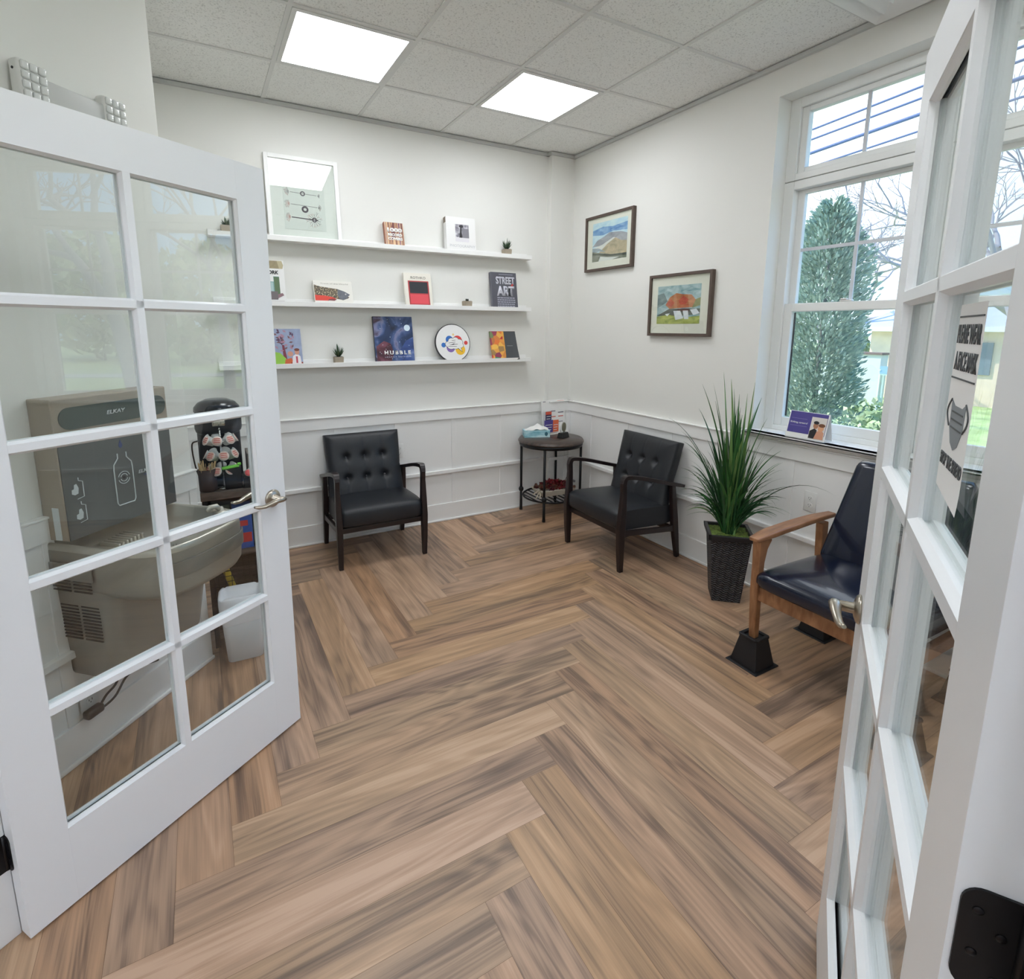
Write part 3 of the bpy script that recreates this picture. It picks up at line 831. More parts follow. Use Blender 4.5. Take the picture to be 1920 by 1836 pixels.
b = MB(); b.tube([(-0.006+0.034*math.cos(t),0.006,0.092+0.046*math.sin(t)) for t in [PI*0.62+PI*0.9*k/16 for k in range(17)]],[0.002+0.007*math.sin(PI*k/16) for k in range(17)],8); b.build('crescent', WHITEP, r_)

r_ = root('potpourri_tray', (-0.300, -0.262, 0.168), math.radians(-5), 'whitewashed tray of dried red petals with a ribbon under the round end table', 'basket')
b = MB(); b.frus((0,0,0),(0.140,0.075),(0,0,0.055),(0.175,0.100)); b.build('tray', mat('whitewash_wood',(205,200,185),0.7,var=0.1), r_, bevel=0.003)
PT = ['petal_red','petal_dark','petal_tan','petal_brown']; PM_ = [mat('petal_red',(128,22,34),0.6),mat('petal_dark',(78,18,28),0.6),mat('petal_tan',(176,120,84),0.7),mat('petal_brown',(104,70,50),0.7)]
R_ = random.Random(5); b = MB()
for k in range(150):
    x = R_.uniform(-0.155,0.155); y = R_.uniform(-0.085,0.085); hgt = 0.055+0.055*(1-(x/0.17)**2)*(1-(y/0.1)**2)*R_.random()
    Mq = Matrix.Translation((x,y,hgt)) @ Euler((R_.uniform(-1,1),R_.uniform(-1,1),R_.uniform(0,6))).to_matrix().to_4x4()
    mi = 0 if abs(x+0.0)<0.05 and R_.random()<.8 else R_.choice([0,1,2,3,3,1])
    s_ = R_.uniform(0.014,0.030)
    b.grid(lambda u,v: (s_*(u*2-1), s_*0.7*(v*2-1)*math.sin(PI*min(max(u,0.08),0.92)), 0.008*((u*2-1)**2+(v*2-1)**2)), 4, 4, mi, Mq)
pt = b.build('dried_petals', PM_, r_, recalc=False); pt['kind'] = 'stuff'
b = MB()
for a, l_ in ((2.2,0.075),(2.9,0.085),(3.8,0.07),(4.4,0.06)):
    P = curve([(-0.165,-0.06,0.05),(-0.165+l_*0.5*math.cos(a),-0.085,0.055+l_*0.3*math.sin(a)),(-0.165+l_*math.cos(a),-0.09,0.03+l_*0.6*math.sin(a))],4); sweep_rect(b,P,0.0015,0.012,Vector((0,1,0)))
b.build('ribbon', mat('cream_ribbon',(226,216,196),0.6), r_)
b = MB(); b.tube([(0.10,0,0.08),(0.13,0,0.13),(0.18,0.01,0.14)],[0.003,0.003,0.003],6); b.rbox(0.13,0.19,-0.012,0.018,0.125,0.145,0.004,2,0,Matrix.Rotation(0.25,4,'Y')); b.build('clip_tag', mat('grey_tag',(110,108,112),0.5), r_)

# ---- navy leather armchair with honey wood frame on black risers
NAVY = mat('navy_vinyl', (17, 25, 44), 0.20, bump=0.12, bscale=60, coat=0.25)
HON = ramp_mat('honey_wood', [(0.3,(122,82,54)),(0.5,(146,102,70)),(0.7,(170,124,88))], 7, 5, 0.35, (6,1,1.5), 0.4)
def wood_chair(label):
    r_ = root('wooden_armchair', (0,0,0), 0, label, 'armchair')
    zf = 0.030
    for sx in (-1,1):
        X = sx*0.292
        b = MB(); P = [Vector((X,-0.262,zf)),Vector((X,-0.275,0.20)),Vector((X,-0.285,0.38)),Vector((X,-0.285,0.52)),Vector((X,-0.280,0.59)),Vector((X,-0.268,0.640))]
        sweep_rect(b,P,[0.026,0.032,0.036,0.036,0.038,0.040],[0.030,0.036,0.040,0.042,0.060,0.092]); b.build('leg', HON, r_, bevel=0.005)
        b = MB(); P = [Vector((X,0.285,zf)),Vector((X,0.262,0.20)),Vector((X,0.232,0.36)),Vector((X,0.215,0.50)),Vector((X,0.205,0.632))]
        sweep_rect(b,P,[0.026,0.032,0.036,0.034,0.034],[0.030,0.036,0.046,0.050,0.054]); b.build('leg', HON, r_, bevel=0.005)
        b = MB(); P = curve([(X,-0.335,0.640),(X,-0.22,0.652),(X,-0.05,0.660),(X,0.12,0.664),(X,0.285,0.660)],4)
        sweep_rect(b,P,lerp_list([0.045,0.062,0.062,0.054,0.040],len(P)),lerp_list([0.020,0.026,0.026,0.026,0.022],len(P))); b.build('armrest', HON, r_, bevel=0.006)
        b = MB(); b.box(X-0.013,X+0.013,-0.27,0.235,0.345,0.400); b.build('side_rail', HON, r_, bevel=0.003)
    b = MB(); b.box(-0.285,0.285,-0.292,-0.268,0.338,0.405); b.build('front_rail', HON, r_, bevel=0.003)
    b = MB(); b.box(-0.285,0.285,0.215,0.238,0.338,0.400); b.build('rear_rail', HON, r_, bevel=0.003)
    def seat(u, v):
        a = u*2*PI; sx = 2*v-1; c_, s_ = math.cos(a), math.sin(a); p = 0.45
        ax, az = 0.280, 0.052
        y = ax*math.copysign(abs(c_)**p, c_); z = az*math.copysign(abs(s_)**p, s_)
        ed = 1-abs(sx)**12*0.35; crown = (0.020*(1-sx*sx)*(1-(y/ax)**2)) if z > 0 else 0
        seam = (0.004*math.exp(-((y+0.02-sx*0.04)/0.006)**2)+0.004*math.exp(-((y-0.14)/0.006)**2)) if z > 0 else 0
        return (sx*0.276, -0.045+y*(1-abs(sx)**16*0.04), 0.450+z*ed+crown-seam-0.03*(y+ax)*0.8)
    b = MB(); V = b.grid(seat, 48, 28)
    for j in (0, 28):
        try: b.bm.faces.new([V[i][j] for i in range(48)])
        except Exception: pass
    bmesh.ops.remove_doubles(b.bm, verts=b.bm.verts[:], dist=0.0005); b.build('seat', NAVY, r_)
    Mb = Matrix.Translation((0,0.175,0.455)) @ Matrix.Rotation(math.radians(-17),4,'X')
    def bk(u, v):
        a = u*2*PI; c_, s_ = math.cos(a), math.sin(a); p = 0.5
        wd = 0.272-0.055*v
        x = wd*math.copysign(abs(c_)**0.28, c_); y = 0.036*math.copysign(abs(s_)**p, s_)
        k_ = 1-max(0,(v-0.93)/0.07)**2*0.5-max(0,(0.06-v)/0.06)**2*0.4
        return (x*(1-(1-k_)*0.12), y*k_*(1.0), 0.525*v)
    b = MB(); V = b.grid(bk, 48, 30)
    for j in (0, 30):
        try: b.bm.faces.new([V[i][j] for i in range(48)])
        except Exception: pass
    bmesh.ops.remove_doubles(b.bm, verts=b.bm.verts[:], dist=0.0005)
    for v in b.bm.verts: v.co = Mb @ v.co
    b.build('backrest', NAVY, r_)
    return r_
wc = wood_chair('navy leather armchair with honey wood arms on black risers under the window')
wc.scale = (1.09, 1, 1); wc.location = (-0.432, -2.866, 0); wc.rotation_euler = (0,0,-PI/2)
RIS = mat('black_riser', (20, 20, 24), 0.5, bump=0.3, bscale=500)
def riser(x, y, label):
    b = MB()
    b.frus((0,0,0),(0.086,0.086),(0,0,0.006),(0.084,0.084))
    b.frus((0,0,0.006),(0.070,0.070),(0,0,0.140),(0.045,0.045))
    for s_ in (-1,1): b.box(-0.045,0.045,s_*0.045-0.006 if s_<0 else 0.033,(-0.033 if s_<0 else 0.051) ,0.138,0.150); b.box(s_*0.045-0.006 if s_<0 else 0.033,(-0.033 if s_<0 else 0.051),-0.045,0.045,0.138,0.150)
    o = b.build('furniture_riser', RIS, None, bevel=0.003, loc=(x,y,0)); tag(o, label, 'furniture riser', 'risers under the wooden armchair'); return o
ra = riser(-0.700, -2.548, 'black tapered plastic riser under the front left leg of the wooden armchair')
riser(-0.155, -2.548, 'black riser under the rear leg of the wooden armchair next to the wall outlet')
riser(-0.700, -3.184, 'black riser seen through the right French door under the armchair front leg')
riser(-0.155, -3.184, 'black riser under the wooden armchair rear leg farthest from the plant')

# ---- potted grass
px_, py_ = -0.262, -2.032; ang = math.radians(-43)
r_ = root('potted_grass', (px_,py_,0), ang, 'tall artificial grass in a black textured square planter under the window', 'plant')
def wave_mat():
    M = mat('planter_resin',(30,29,33),0.45); n = M.node_tree.nodes; l = M.node_tree.links
    t = n.new('ShaderNodeTexCoord'); w_ = n.new('ShaderNodeTexWave'); w_.bands_direction='Z'; w_.inputs['Scale'].default_value = 22; w_.inputs['Distortion'].default_value = 0
    s1 = n.new('ShaderNodeSeparateXYZ'); a1 = n.new('ShaderNodeMath'); a1.operation='ADD'; m1 = n.new('ShaderNodeMath'); m1.operation='MULTIPLY'; m1.inputs[1].default_value=170
    sn = n.new('ShaderNodeMath'); sn.operation='SINE'; m2 = n.new('ShaderNodeMath'); m2.operation='MULTIPLY_ADD'; m2.inputs[1].default_value=0.0055
    cb = n.new('ShaderNodeCombineXYZ'); bp = n.new('ShaderNodeBump'); bp.inputs['Strength'].default_value=0.9; bp.inputs['Distance'].default_value=0.006
    l.new(t.outputs['Object'],s1.inputs[0]); l.new(s1.outputs['X'],a1.inputs[0]); l.new(s1.outputs['Y'],a1.inputs[1]); l.new(a1.outputs[0],m1.inputs[0]); l.new(m1.outputs[0],sn.inputs[0])
    l.new(sn.outputs[0],m2.inputs[0]); l.new(s1.outputs['Z'],m2.inputs[2]); l.new(m2.outputs[0],cb.inputs['Z']); l.new(cb.outputs[0],w_.inputs['Vector'])
    cr_ = n.new('ShaderNodeValToRGB'); cr_.color_ramp.elements[0].position = 0.55; cr_.color_ramp.elements[0].color = lin((27,26,30)); cr_.color_ramp.elements[1].position = 1.0; cr_.color_ramp.elements[1].color = lin((74,73,78)); l.new(w_.outputs['Fac'],cr_.inputs[0]); l.new(cr_.outputs[0],n['Principled BSDF'].inputs['Base Color']); l.new(w_.outputs['Fac'],bp.inputs['Height']); l.new(bp.outputs[0],n['Principled BSDF'].inputs['Normal']); return M
b = MB(); b.frus((0,0,0),(0.080,0.080),(0,0,0.395),(0.112,0.112)); b.build('planter', wave_mat(), r_, bevel=0.004)
b = MB()
for s_ in (-1,1): b.frus((0,s_*0.114,0.392),(0.124,0.010),(0,s_*0.117,0.422),(0.127,0.010)); b.frus((s_*0.114,0,0.392),(0.010,0.124),(s_*0.117,0,0.422),(0.010,0.127))
b.build('rim', mat('planter_rim',(34,33,36),0.4), r_, bevel=0.003)
b = MB(); b.grid(lambda u,v: ((u-0.5)*0.215,(v-0.5)*0.215,0.405+0.008*math.sin(u*23)*math.sin(v*19)),16,16); b.build('moss', ramp_mat('moss',[(0.35,(58,74,26)),(0.6,(104,124,52))],60,4,0.9,bump=0.8), r_)
LFM = [mat('leaf_dark',(30,72,38),0.42,var=0.25,vscale=5), mat('leaf_mid',(52,102,50),0.4,var=0.25,vscale=5), mat('leaf_light',(104,138,76),0.4,var=0.2,vscale=5)]
b = MB(); R_ = random.Random(3)
Lr = Vector((-0.6,0.8,0)); Vw = Vector((-0.8,-0.6,0))
Mi = Matrix.Translation((px_,py_,0)) @ Matrix.Rotation(ang,4,'Z'); Mi = Mi.inverted()
def blade(sx, zt, dv=None, wd=0.016, mi=0, droop=None):
    """blade from the crown to a tip at side offset sx (left +), height zt"""
    dv = R_.uniform(-0.16,0.16) if dv is None else dv
    base = Vector((px_,py_,0.40)) + Lr*R_.uniform(-0.035,0.035) + Vw*R_.uniform(-0.035,0.035)
    tip = Vector((px_,py_,0)) + Lr*sx + Vw*dv; tip.z = zt
    reach = math.hypot(sx, dv)
    midz = 0.40 + (zt-0.40)*0.55 + reach*(0.55 if droop is None else droop)
    mid = base*0.55 + tip*0.45; mid.z = midz
    N_ = 12; pts = []
    for k in range(N_+1):
        t = k/N_; pts.append(base*(1-t)**2 + mid*2*t*(1-t) + tip*t*t)
    hd = Vector((tip.x-base.x, tip.y-base.y, 0))
    if hd.length < 1e-4: hd = Lr.copy()
    sd = Vector((-hd.y, hd.x, 0)).normalized(); a_ = R_.uniform(-1.2,1.2)
    vs = []
    for k, p in enumerate(pts):
        t = k/N_; w_ = wd*(0.55+0.9*t if t < 0.4 else 0.91*(1-((t-0.4)/0.6)**1.7))+0.0008
        d = (pts[min(k+1,N_)]-pts[max(k-1,0)]).normalized(); s2 = (Matrix.Rotation(a_*(1-0.3*t),3,d) @ sd).normalized(); nn_ = d.cross(s2)
        p = Vector((min(p.x,-0.045),p.y,p.z)); p2 = Mi @ p; s3 = Mi.to_3x3() @ s2; n3 = Mi.to_3x3() @ nn_
        vs.append([b.bm.verts.new(p2 - s3*w_/2), b.bm.verts.new(p2 + n3*w_*0.18), b.bm.verts.new(p2 + s3*w_/2)])
    for k in range(N_):
        for q_ in (0,1):
            f = b.bm.faces.new((vs[k][q_],vs[k][q_+1],vs[k+1][q_+1],vs[k+1][q_])); f.smooth = True; f.material_index = mi
for sx, zt, wd, mi in ((0.094,1.35,0.022,2),(0.199,1.282,0.014,1),(0.216,1.125,0.024,0),(0.368,1.085,0.007,0),(0.299,1.001,0.014,0),(0.029,1.265,0.022,1),(-0.077,1.294,0.016,2),(-0.151,1.116,0.014,1),
    (-0.238,0.916,0.010,1),(-0.505,0.73,0.010,0),(-0.198,0.79,0.012,0),(-0.324,0.56,0.007,1),(0.29,0.775,0.010,1),(0.193,0.572,0.007,0),(-0.089,1.176,0.022,1),(0.139,1.292,0.016,1),(-0.042,1.229,0.020,2),(0.245,0.758,0.012,0),(-0.249,0.516,0.008,0),
    (-0.163,0.409,0.010,1),(0.271,0.668,0.010,0),(0.05,1.31,0.02,2),(0.0,1.22,0.02,1),(-0.12,1.2,0.018,1),(0.12,1.2,0.016,0),(-0.16,1.05,0.014,2),(-0.2,0.98,0.012,1),(-0.26,0.84,0.010,1),(-0.33,0.72,0.008,0),(0.30,0.90,0.010,0)):
    blade(sx, zt, wd=wd, mi=mi)
for k in range(120):
    s_ = R_.gauss(0,0.075); blade(s_, 1.20-abs(s_)*1.6-R_.random()*0.35, wd=R_.uniform(0.012,0.024), mi=R_.choice([0,0,1,1,2]))
for k in range(85):
    s_ = R_.choice([-1,1])*R_.uniform(0.10,0.30); blade(s_, R_.uniform(0.58,1.0)-abs(s_)*0.4, wd=R_.uniform(0.005,0.012), mi=R_.choice([0,0,1]))
b.build('grass_blades', LFM, r_, recalc=False)

# ---- tent card on the sill
r_ = root('tent_card', (0.012, -2.290, 0.992), math.radians(-90), 'purple and white folded card with a photo of two people on the window sill', 'tent card')
TI = math.radians(-14); Mt = Matrix.Translation((0,-0.045,0.004)) @ Matrix.Rotation(TI,4,'X')
b = MB(); b.box(-0.112,0.112,0,0.0012,0,0.150,0,Mt); b.box(-0.112,0.112,0,0.0012,0,0.150,0,Matrix.Translation((0,0.030,0.004)) @ Matrix.Rotation(-TI,4,'X')); b.box(-0.112,0.112,-0.045,0.045,0,0.0012)
b.build('card', PAPER, r_)
b = MB(); b.box(-0.106,0.106,-0.0008,0,0.028,0.148,0,Mt); b.build('purple_panel', mat('violet_print',(74,66,140),0.5), r_)
Rt = Matrix.Rotation(PI/2+TI,4,'X')
text_mesh('Shifting careers?', 'title', PAPER, r_, 0.100, 0.013, tuple(Mt @ Vector((-0.048,-0.001,0.085))), rot=Rt)
b = MB()
b.box(-0.095,-0.005,-0.0012,-0.0008,0.108,0.1095,0,Mt); b.box(-0.095,0.0,-0.0012,-0.0008,0.067,0.0685,0,Mt); b.build('print_line', mat('lilac_print',(140,134,190),0.5), r_)
b = MB(); b.box(0.020,0.104,-0.0016,-0.0008,0.008,0.128,0,Mt); ph = b.build('photo', mat('photo_backdrop',(214,208,202),0.5), r_)
b = MB()
def pl(poly, mi, y): b.prism(poly, y-0.0003, y, 'Y', mi, Mt)
pl([(0.022,0.010),(0.062,0.010),(0.060,0.058),(0.045,0.066),(0.022,0.050)],0,-0.0016)
pl(ell(0.050,0.082,0.014,0.018),1,-0.0019); pl(ell(0.050,0.098,0.015,0.009),0,-0.0022)
pl([(0.052,0.010),(0.102,0.010),(0.100,0.048),(0.085,0.060),(0.062,0.052)],2,-0.0022); pl(ell(0.080,0.070,0.016,0.019),3,-0.0025); pl(ell(0.083,0.086,0.018,0.010),4,-0.0028)
b.build('people_print', [mat('print_black',(30,30,34),0.5),mat('print_skin',(168,118,88),0.5),mat('print_pinkish',(206,150,122),0.5),mat('print_skin2',(214,158,120),0.5),mat('print_hair',(112,72,46),0.5)], ph)
# ================================================================== SHELVES, BOOKS, PICTURES
def shelf(zl, label):
    r_ = root('wall_shelf', (-1.6275, 0, zl), 0, label, 'shelf', None)
    L_ = 1.1825
    b = MB(); b.box(-L_,L_,-0.088,0,0,0.012); b.box(-L_,L_,-0.094,-0.086,0,0.032); b.box(-L_,L_,-0.010,0,0.012,0.052); b.build('board', TRIM, r_, bevel=0.0015)
    return r_
SH = {'t': 2.156, 'm': 1.735, 'b': 1.318}
shelf(SH['t'], 'long white picture ledge on the back wall, highest of the three')
shelf(SH['m'], 'long white picture ledge on the back wall, middle of the three')
shelf(SH['b'], 'long white picture ledge on the back wall, lowest of the three')

def book(name, cx, lv, w_, h_, th, cover, label, cat='book', rotz=0.0, yb=-0.080, spine=None, pages=None):
    z0 = SH[lv] + 0.012
    lean = -math.asin(min(0.9,(abs(yb)-th-0.004)/h_))
    r_ = root(name, (cx, yb, z0), rotz, label, cat)
    r_.rotation_euler = (lean, 0, rotz)
    b = MB(); b.box(-w_/2+0.002,w_/2-0.002,0.002,th-0.002,0.002,h_-0.002); b.build('pages', pages or mat('page_block',(226,222,210),0.8), r_)
    b = MB(); b.box(-w_/2,w_/2,0,0.002,0,h_); b.box(-w_/2,w_/2,th-0.002,th,0,h_); b.box(-w_/2-0.0015,-w_/2+0.001,0,th,0,h_,1)
    b.build('cover', [cover, spine or cover], r_, bevel=0.0006)
    return r_
def flat(name, parent, polys, mats, y0=-0.0002, step=0.0002, t_=0.0004):
    """printed shapes laid on the front (y<0): polys=[(poly xz, material index)]"""
    b = MB()
    for i, (p, mi) in enumerate(polys):
        y = y0 - step*i; b.prism(p, y-t_, y+0.0001, 'Y', mi)
    return b.build(name, mats, parent)
def rc(x0,x1,z0,z1): return [(x0,z0),(x1,z0),(x1,z1),(x0,z1)]

# framed line drawing standing on the top ledge
r_ = root('framed_print', (-2.220, -0.078, SH['t']+0.012), 0, 'white framed print of nerve cell drawings standing on the highest ledge', 'picture')
r_.rotation_euler = (math.radians(-6.0),0,0)
W_, H_ = 0.468, 0.545
b = MB(); 
b.box(-W_/2,-W_/2+0.026,0,0.028,0,H_); b.box(W_/2-0.026,W_/2,0,0.028,0,H_); b.box(-W_/2+0.026,W_/2-0.026,0,0.028,0,0.026); b.box(-W_/2+0.026,W_/2-0.026,0,0.028,H_-0.026,H_)
b.build('frame', mat('white_frame',(238,238,236),0.4), r_, bevel=0.001)
b = MB(); b.box(-W_/2+0.02,W_/2-0.02,0.018,0.024,0.02,H_-0.02); b.build('mat_board', mat('ivory_mat',(226,227,222),0.8), r_)
b = MB(); b.box(-0.130,0.135,0.0165,0.018,0.075,0.435); pr = b.build('print', mat('print_paper',(216,219,214),0.8), r_)
b = MB(); b.box(-W_/2+0.024,W_/2-0.024,0.008,0.010,0.024,H_-0.024); b.build('glass', GLASS, r_)
DR = [mat('neuron_ink',(84,74,84),0.7), mat('neuron_red',(178,96,92),0.7)]
b = MB(); R_ = random.Random(9)
def ln(p, q, wd, mi=0):
    d = Vector((q[0]-p[0],0,q[1]-p[1])); 
    if d.length < 1e-5: return
    n_ = Vector((-d.z,0,d.x)).normalized()*wd/2
    P = [(p[0]+n_.x,p[1]+n_.z),(q[0]+n_.x,q[1]+n_.z),(q[0]-n_.x,q[1]-n_.z),(p[0]-n_.x,p[1]-n_.z)]
    b.prism(P, 0.0158, 0.0165, 'Y', mi)
def burst(x, z, r0_, r1_, n_, a0=0, a1=2*PI, mi=0):
    for k in range(n_):
        a = a0+(a1-a0)*(k+0.5)/n_; rr = r1_*R_.uniform(0.7,1.1); p = (x+r0_*math.cos(a), z+r0_*math.sin(a)); q = (x+rr*math.cos(a), z+rr*math.sin(a)); ln(p,q,0.0016,mi)
        for s_ in (-0.5,0.5): ln(q,(q[0]+0.35*r1_*math.cos(a+s_),q[1]+0.35*r1_*math.sin(a+s_)),0.0011,R_.choice([0,1]))
def donut(x, z, ro, ri, mi=0):
    N_ = 18
    for k in range(N_):
        a, c_ = 2*PI*k/N_, 2*PI*(k+1)/N_
        b.prism([(x+ro*math.cos(a),z+ro*math.sin(a)),(x+ro*math.cos(c_),z+ro*math.sin(c_)),(x+ri*math.cos(c_),z+ri*math.sin(c_)),(x+ri*math.cos(a),z+ri*math.sin(a))],0.0156,0.0165,'Y',mi)
for zz, kind in ((0.378,0),(0.313,1),(0.235,2),(0.150,3)):
    wd = 0.0022 if kind < 3 else 0.0060
    ln((-0.085,zz+0.004),(0.085,zz-0.004),wd,0); burst(-0.090,zz+0.004,0.004,0.026,7,PI*0.6,PI*1.4,1 if kind!=1 else 0)
    if kind == 0: donut(0.088,zz-0.004,0.019,0.011)
    if kind == 1: donut(-0.005,zz,0.016,0.009); burst(0.09,zz-0.004,0.003,0.014,5,-1,1)
    if kind == 2: donut(0.004,zz-0.024,0.022,0.010); burst(0.09,zz-0.004,0.003,0.018,6,-1.2,1.2)
    if kind == 3: donut(0.060,zz-0.003,0.016,0.008); burst(0.060,zz-0.003,0.018,0.040,14)
b.build('drawing', DR, pr)

# top ledge books
STR = [(0.30,(196,150,112)),(0.40,(110,56,52)),(0.46,(216,180,140)),(0.52,(150,92,70)),(0.58,(232,206,168)),(0.66,(120,70,96)),(0.75,(204,140,90))]
SM = ramp_mat('striped_cover', STR, 40, 1, 0.5, (1,0.02,0.02)); SM.node_tree.nodes['Color Ramp'].color_ramp.interpolation = 'CONSTANT'
r_ = book('book', -1.605, 't', 0.142, 0.188, 0.030, SM, 'small book with brown vertical stripes and chunky white capitals on the highest ledge', spine=mat('brown_spine',(150,92,70),0.5))
text_mesh('1000','title',PAPER,r_,0.112,0.032,(0.004,-0.0008,0.132),bold=0.06); text_mesh('RECORD','title',PAPER,r_,0.106,0.022,(0.003,-0.0008,0.096),bold=0.07); text_mesh('COVERS','title',PAPER,r_,0.108,0.022,(0.003,-0.0008,0.067),bold=0.07)
WC = mat('white_cover',(232,232,230),0.4)
r_ = book('book', -1.075, 't', 0.246, 0.268, 0.048, WC, 'large white photography book with a black and white picture on the highest ledge', pages=mat('grey_pages',(170,165,160),0.8))
text_mesh('PHOTOGRAPHY','title',mat('pale_title',(196,198,200),0.5),r_,0.215,0.020,(0.008,-0.0008,0.052))
BW = ramp_mat('bw_photo',[(0.3,(70,68,76)),(0.5,(140,138,148)),(0.68,(214,212,218))],30,5,0.5)
ph = flat('photo', r_, [(rc(-0.048,0.066,0.085,0.215),0)], [BW])
flat('photo_shape', ph, [(rc(-0.048,0.066,0.085,0.118),1),(rc(0.012,0.066,0.115,0.185),2),([(-0.018,0.115),(0.010,0.115),(0.004,0.160),(0.006,0.195),(-0.006,0.198),(-0.010,0.160)],0),(ell(0.001,0.200,0.018,0.010),0)], [mat('bw_dark',(38,36,42),0.5),mat('bw_light',(222,220,224),0.5),mat('bw_mid',(128,126,134),0.5)], y0=-0.0006)
b = MB(); b.box(-0.1255,-0.1235,0.004,0.044,0.225,0.265); b.build('spine_label', mat('taupe_label',(120,110,96),0.6), r_)

# middle ledge
r_ = book('book', -2.475, 'm', 0.200, 0.292, 0.022, WC, 'tall white book with a brick building, half hidden behind the left French door', pages=mat('cream_pages',(220,214,190),0.8))
flat('cover_picture', r_, [(rc(-0.100,0.090,0.238,0.290),0),([(0.070,0.238),(0.092,0.238),(0.098,0.262),(0.090,0.290),(0.060,0.290)],1),(rc(-0.085,0.066,0.055,0.185),2),(rc(-0.02,0.030,0.150,0.185),3),(rc(0.032,0.066,0.055,0.182),4),(rc(-0.070,0.026,0.085,0.145),5),(rc(-0.085,0.050,0.030,0.085),6),([(0.050,0.040),(0.088,0.060),(0.080,0.075),(0.050,0.066)],7),(rc(-0.09,0.088,0.008,0.022),7)],
  [mat('brick_tan',(152,140,108),0.6,var=0.1,vscale=60),mat('brick_tan2',(186,176,142),0.6),mat('street_teal',(120,160,160),0.5,var=0.2,vscale=40),WC,mat('street_green',(92,116,84),0.5),mat('street_pale',(170,196,196),0.5),mat('street_grey',(112,104,106),0.5),mat('street_mauve',(140,110,116),0.5)])
text_mesh('NEW YORK','title',INK,r_,0.165,0.026,(-0.018,-0.0012,0.212),bold=0.03,shear=0.15)
r_ = book('book', -2.058, 'm', 0.262, 0.178, 0.022, mat('offwhite_cover',(226,224,216),0.5), 'wide cream book with a speckled trout on its cover on the middle ledge', pages=mat('cream_pages',(220,214,190),0.8))
text_mesh('Trout of the World','title',mat('grey_print2',(170,165,155),0.6),r_,0.19,0.009,(0.01,-0.0008,0.158))
TR = ramp_mat('trout_skin',[(0.35,(62,58,50)),(0.55,(104,92,70)),(0.62,(190,176,140))],110,2,0.5)
fish = [(-0.129,0.148),(-0.09,0.136),(-0.03,0.128),(0.03,0.120),(0.075,0.104),(0.112,0.082),(0.104,0.074),(0.090,0.066),(0.108,0.066),(0.094,0.052),(0.060,0.040),(0.035,0.046),(0.0,0.050),(-0.129,0.060)]
belly = [(-0.129,0.074),(-0.06,0.070),(-0.01,0.060),(0.012,0.048),(-0.01,0.040),(-0.04,0.034),(-0.129,0.034)]
head = [(0.030,0.118),(0.075,0.103),(0.112,0.082),(0.100,0.072),(0.090,0.052),(0.060,0.041),(0.036,0.048),(0.024,0.080)]
flat('fish_print', r_, [(fish,0),(belly,1),(head,2),([(-0.045,0.036),(0.0,0.034),(0.018,0.044),(-0.01,0.050),(-0.035,0.046)],3),(ell(0.082,0.084,0.005,0.005,12),4),(ell(0.082,0.084,0.0025,0.0025,10),5)], [TR,mat('trout_red',(216,62,44),0.5),mat('trout_head',(98,102,110),0.5,var=0.2,vscale=40),mat('trout_fin',(120,50,52),0.5),WC,INK])
r_ = book('book', -1.428, 'm', 0.216, 0.262, 0.022, mat('cream_cover',(230,226,214),0.5), 'cream art book with a black block above a red one on the middle ledge')
text_mesh('ROTHKO','title',mat('sepia_title',(96,92,84),0.6),r_,0.118,0.019,(0.004,-0.0008,0.226))
flat('cover_blocks', r_, [(rc(-0.080,0.084,0.020,0.202),0),(rc(-0.070,0.074,0.108,0.194),1),(rc(-0.070,0.074,0.028,0.100),2)], [mat('block_border',(176,60,62),0.6),mat('block_black',(34,38,46),0.6),mat('block_red',(222,78,88),0.6)])
r_ = book('book', -0.684, 'm', 0.238, 0.302, 0.030, mat('slate_cover',(86,87,96),0.5), 'dark grey book with big pale stencil capitals on the middle ledge', spine=mat('slate_spine',(104,105,114),0.5))
LT = mat('pale_stencil',(204,205,216),0.6)
text_mesh('STREET','title',LT,r_,0.176,0.062,(0.012,-0.0008,0.236),bold=0.035); text_mesh('ART','title',LT,r_,0.168,0.082,(0.010,-0.0008,0.150),bold=0.05)
b = MB(); b.box(-0.045,0.085,-0.001,-0.0004,0.283,0.287); b.build('rule', mat('pale_small_print',(164,165,178),0.6), r_)
b = MB(); R_ = random.Random(2)
for k in range(5):
    x = -0.072
    while x < 0.090:
        w_ = R_.uniform(0.010,0.026); b.box(x,min(x+w_,0.095),-0.001,-0.0004,0.090-0.017*k,0.099-0.017*k); x += w_+0.004
b.build('small_print', mat('pale_small_print',(164,165,178),0.6), r_)
flat('red_splash', r_, [([(0.060,0.196),(0.078,0.214),(0.088,0.206),(0.074,0.190)],0),([(0.030,0.110),(0.052,0.110),(0.048,0.140),(0.056,0.172),(0.040,0.176),(0.036,0.146)],1)], [mat('red_splash',(196,70,66),0.6),mat('stencil_black',(34,34,40),0.6)], y0=-0.0016)

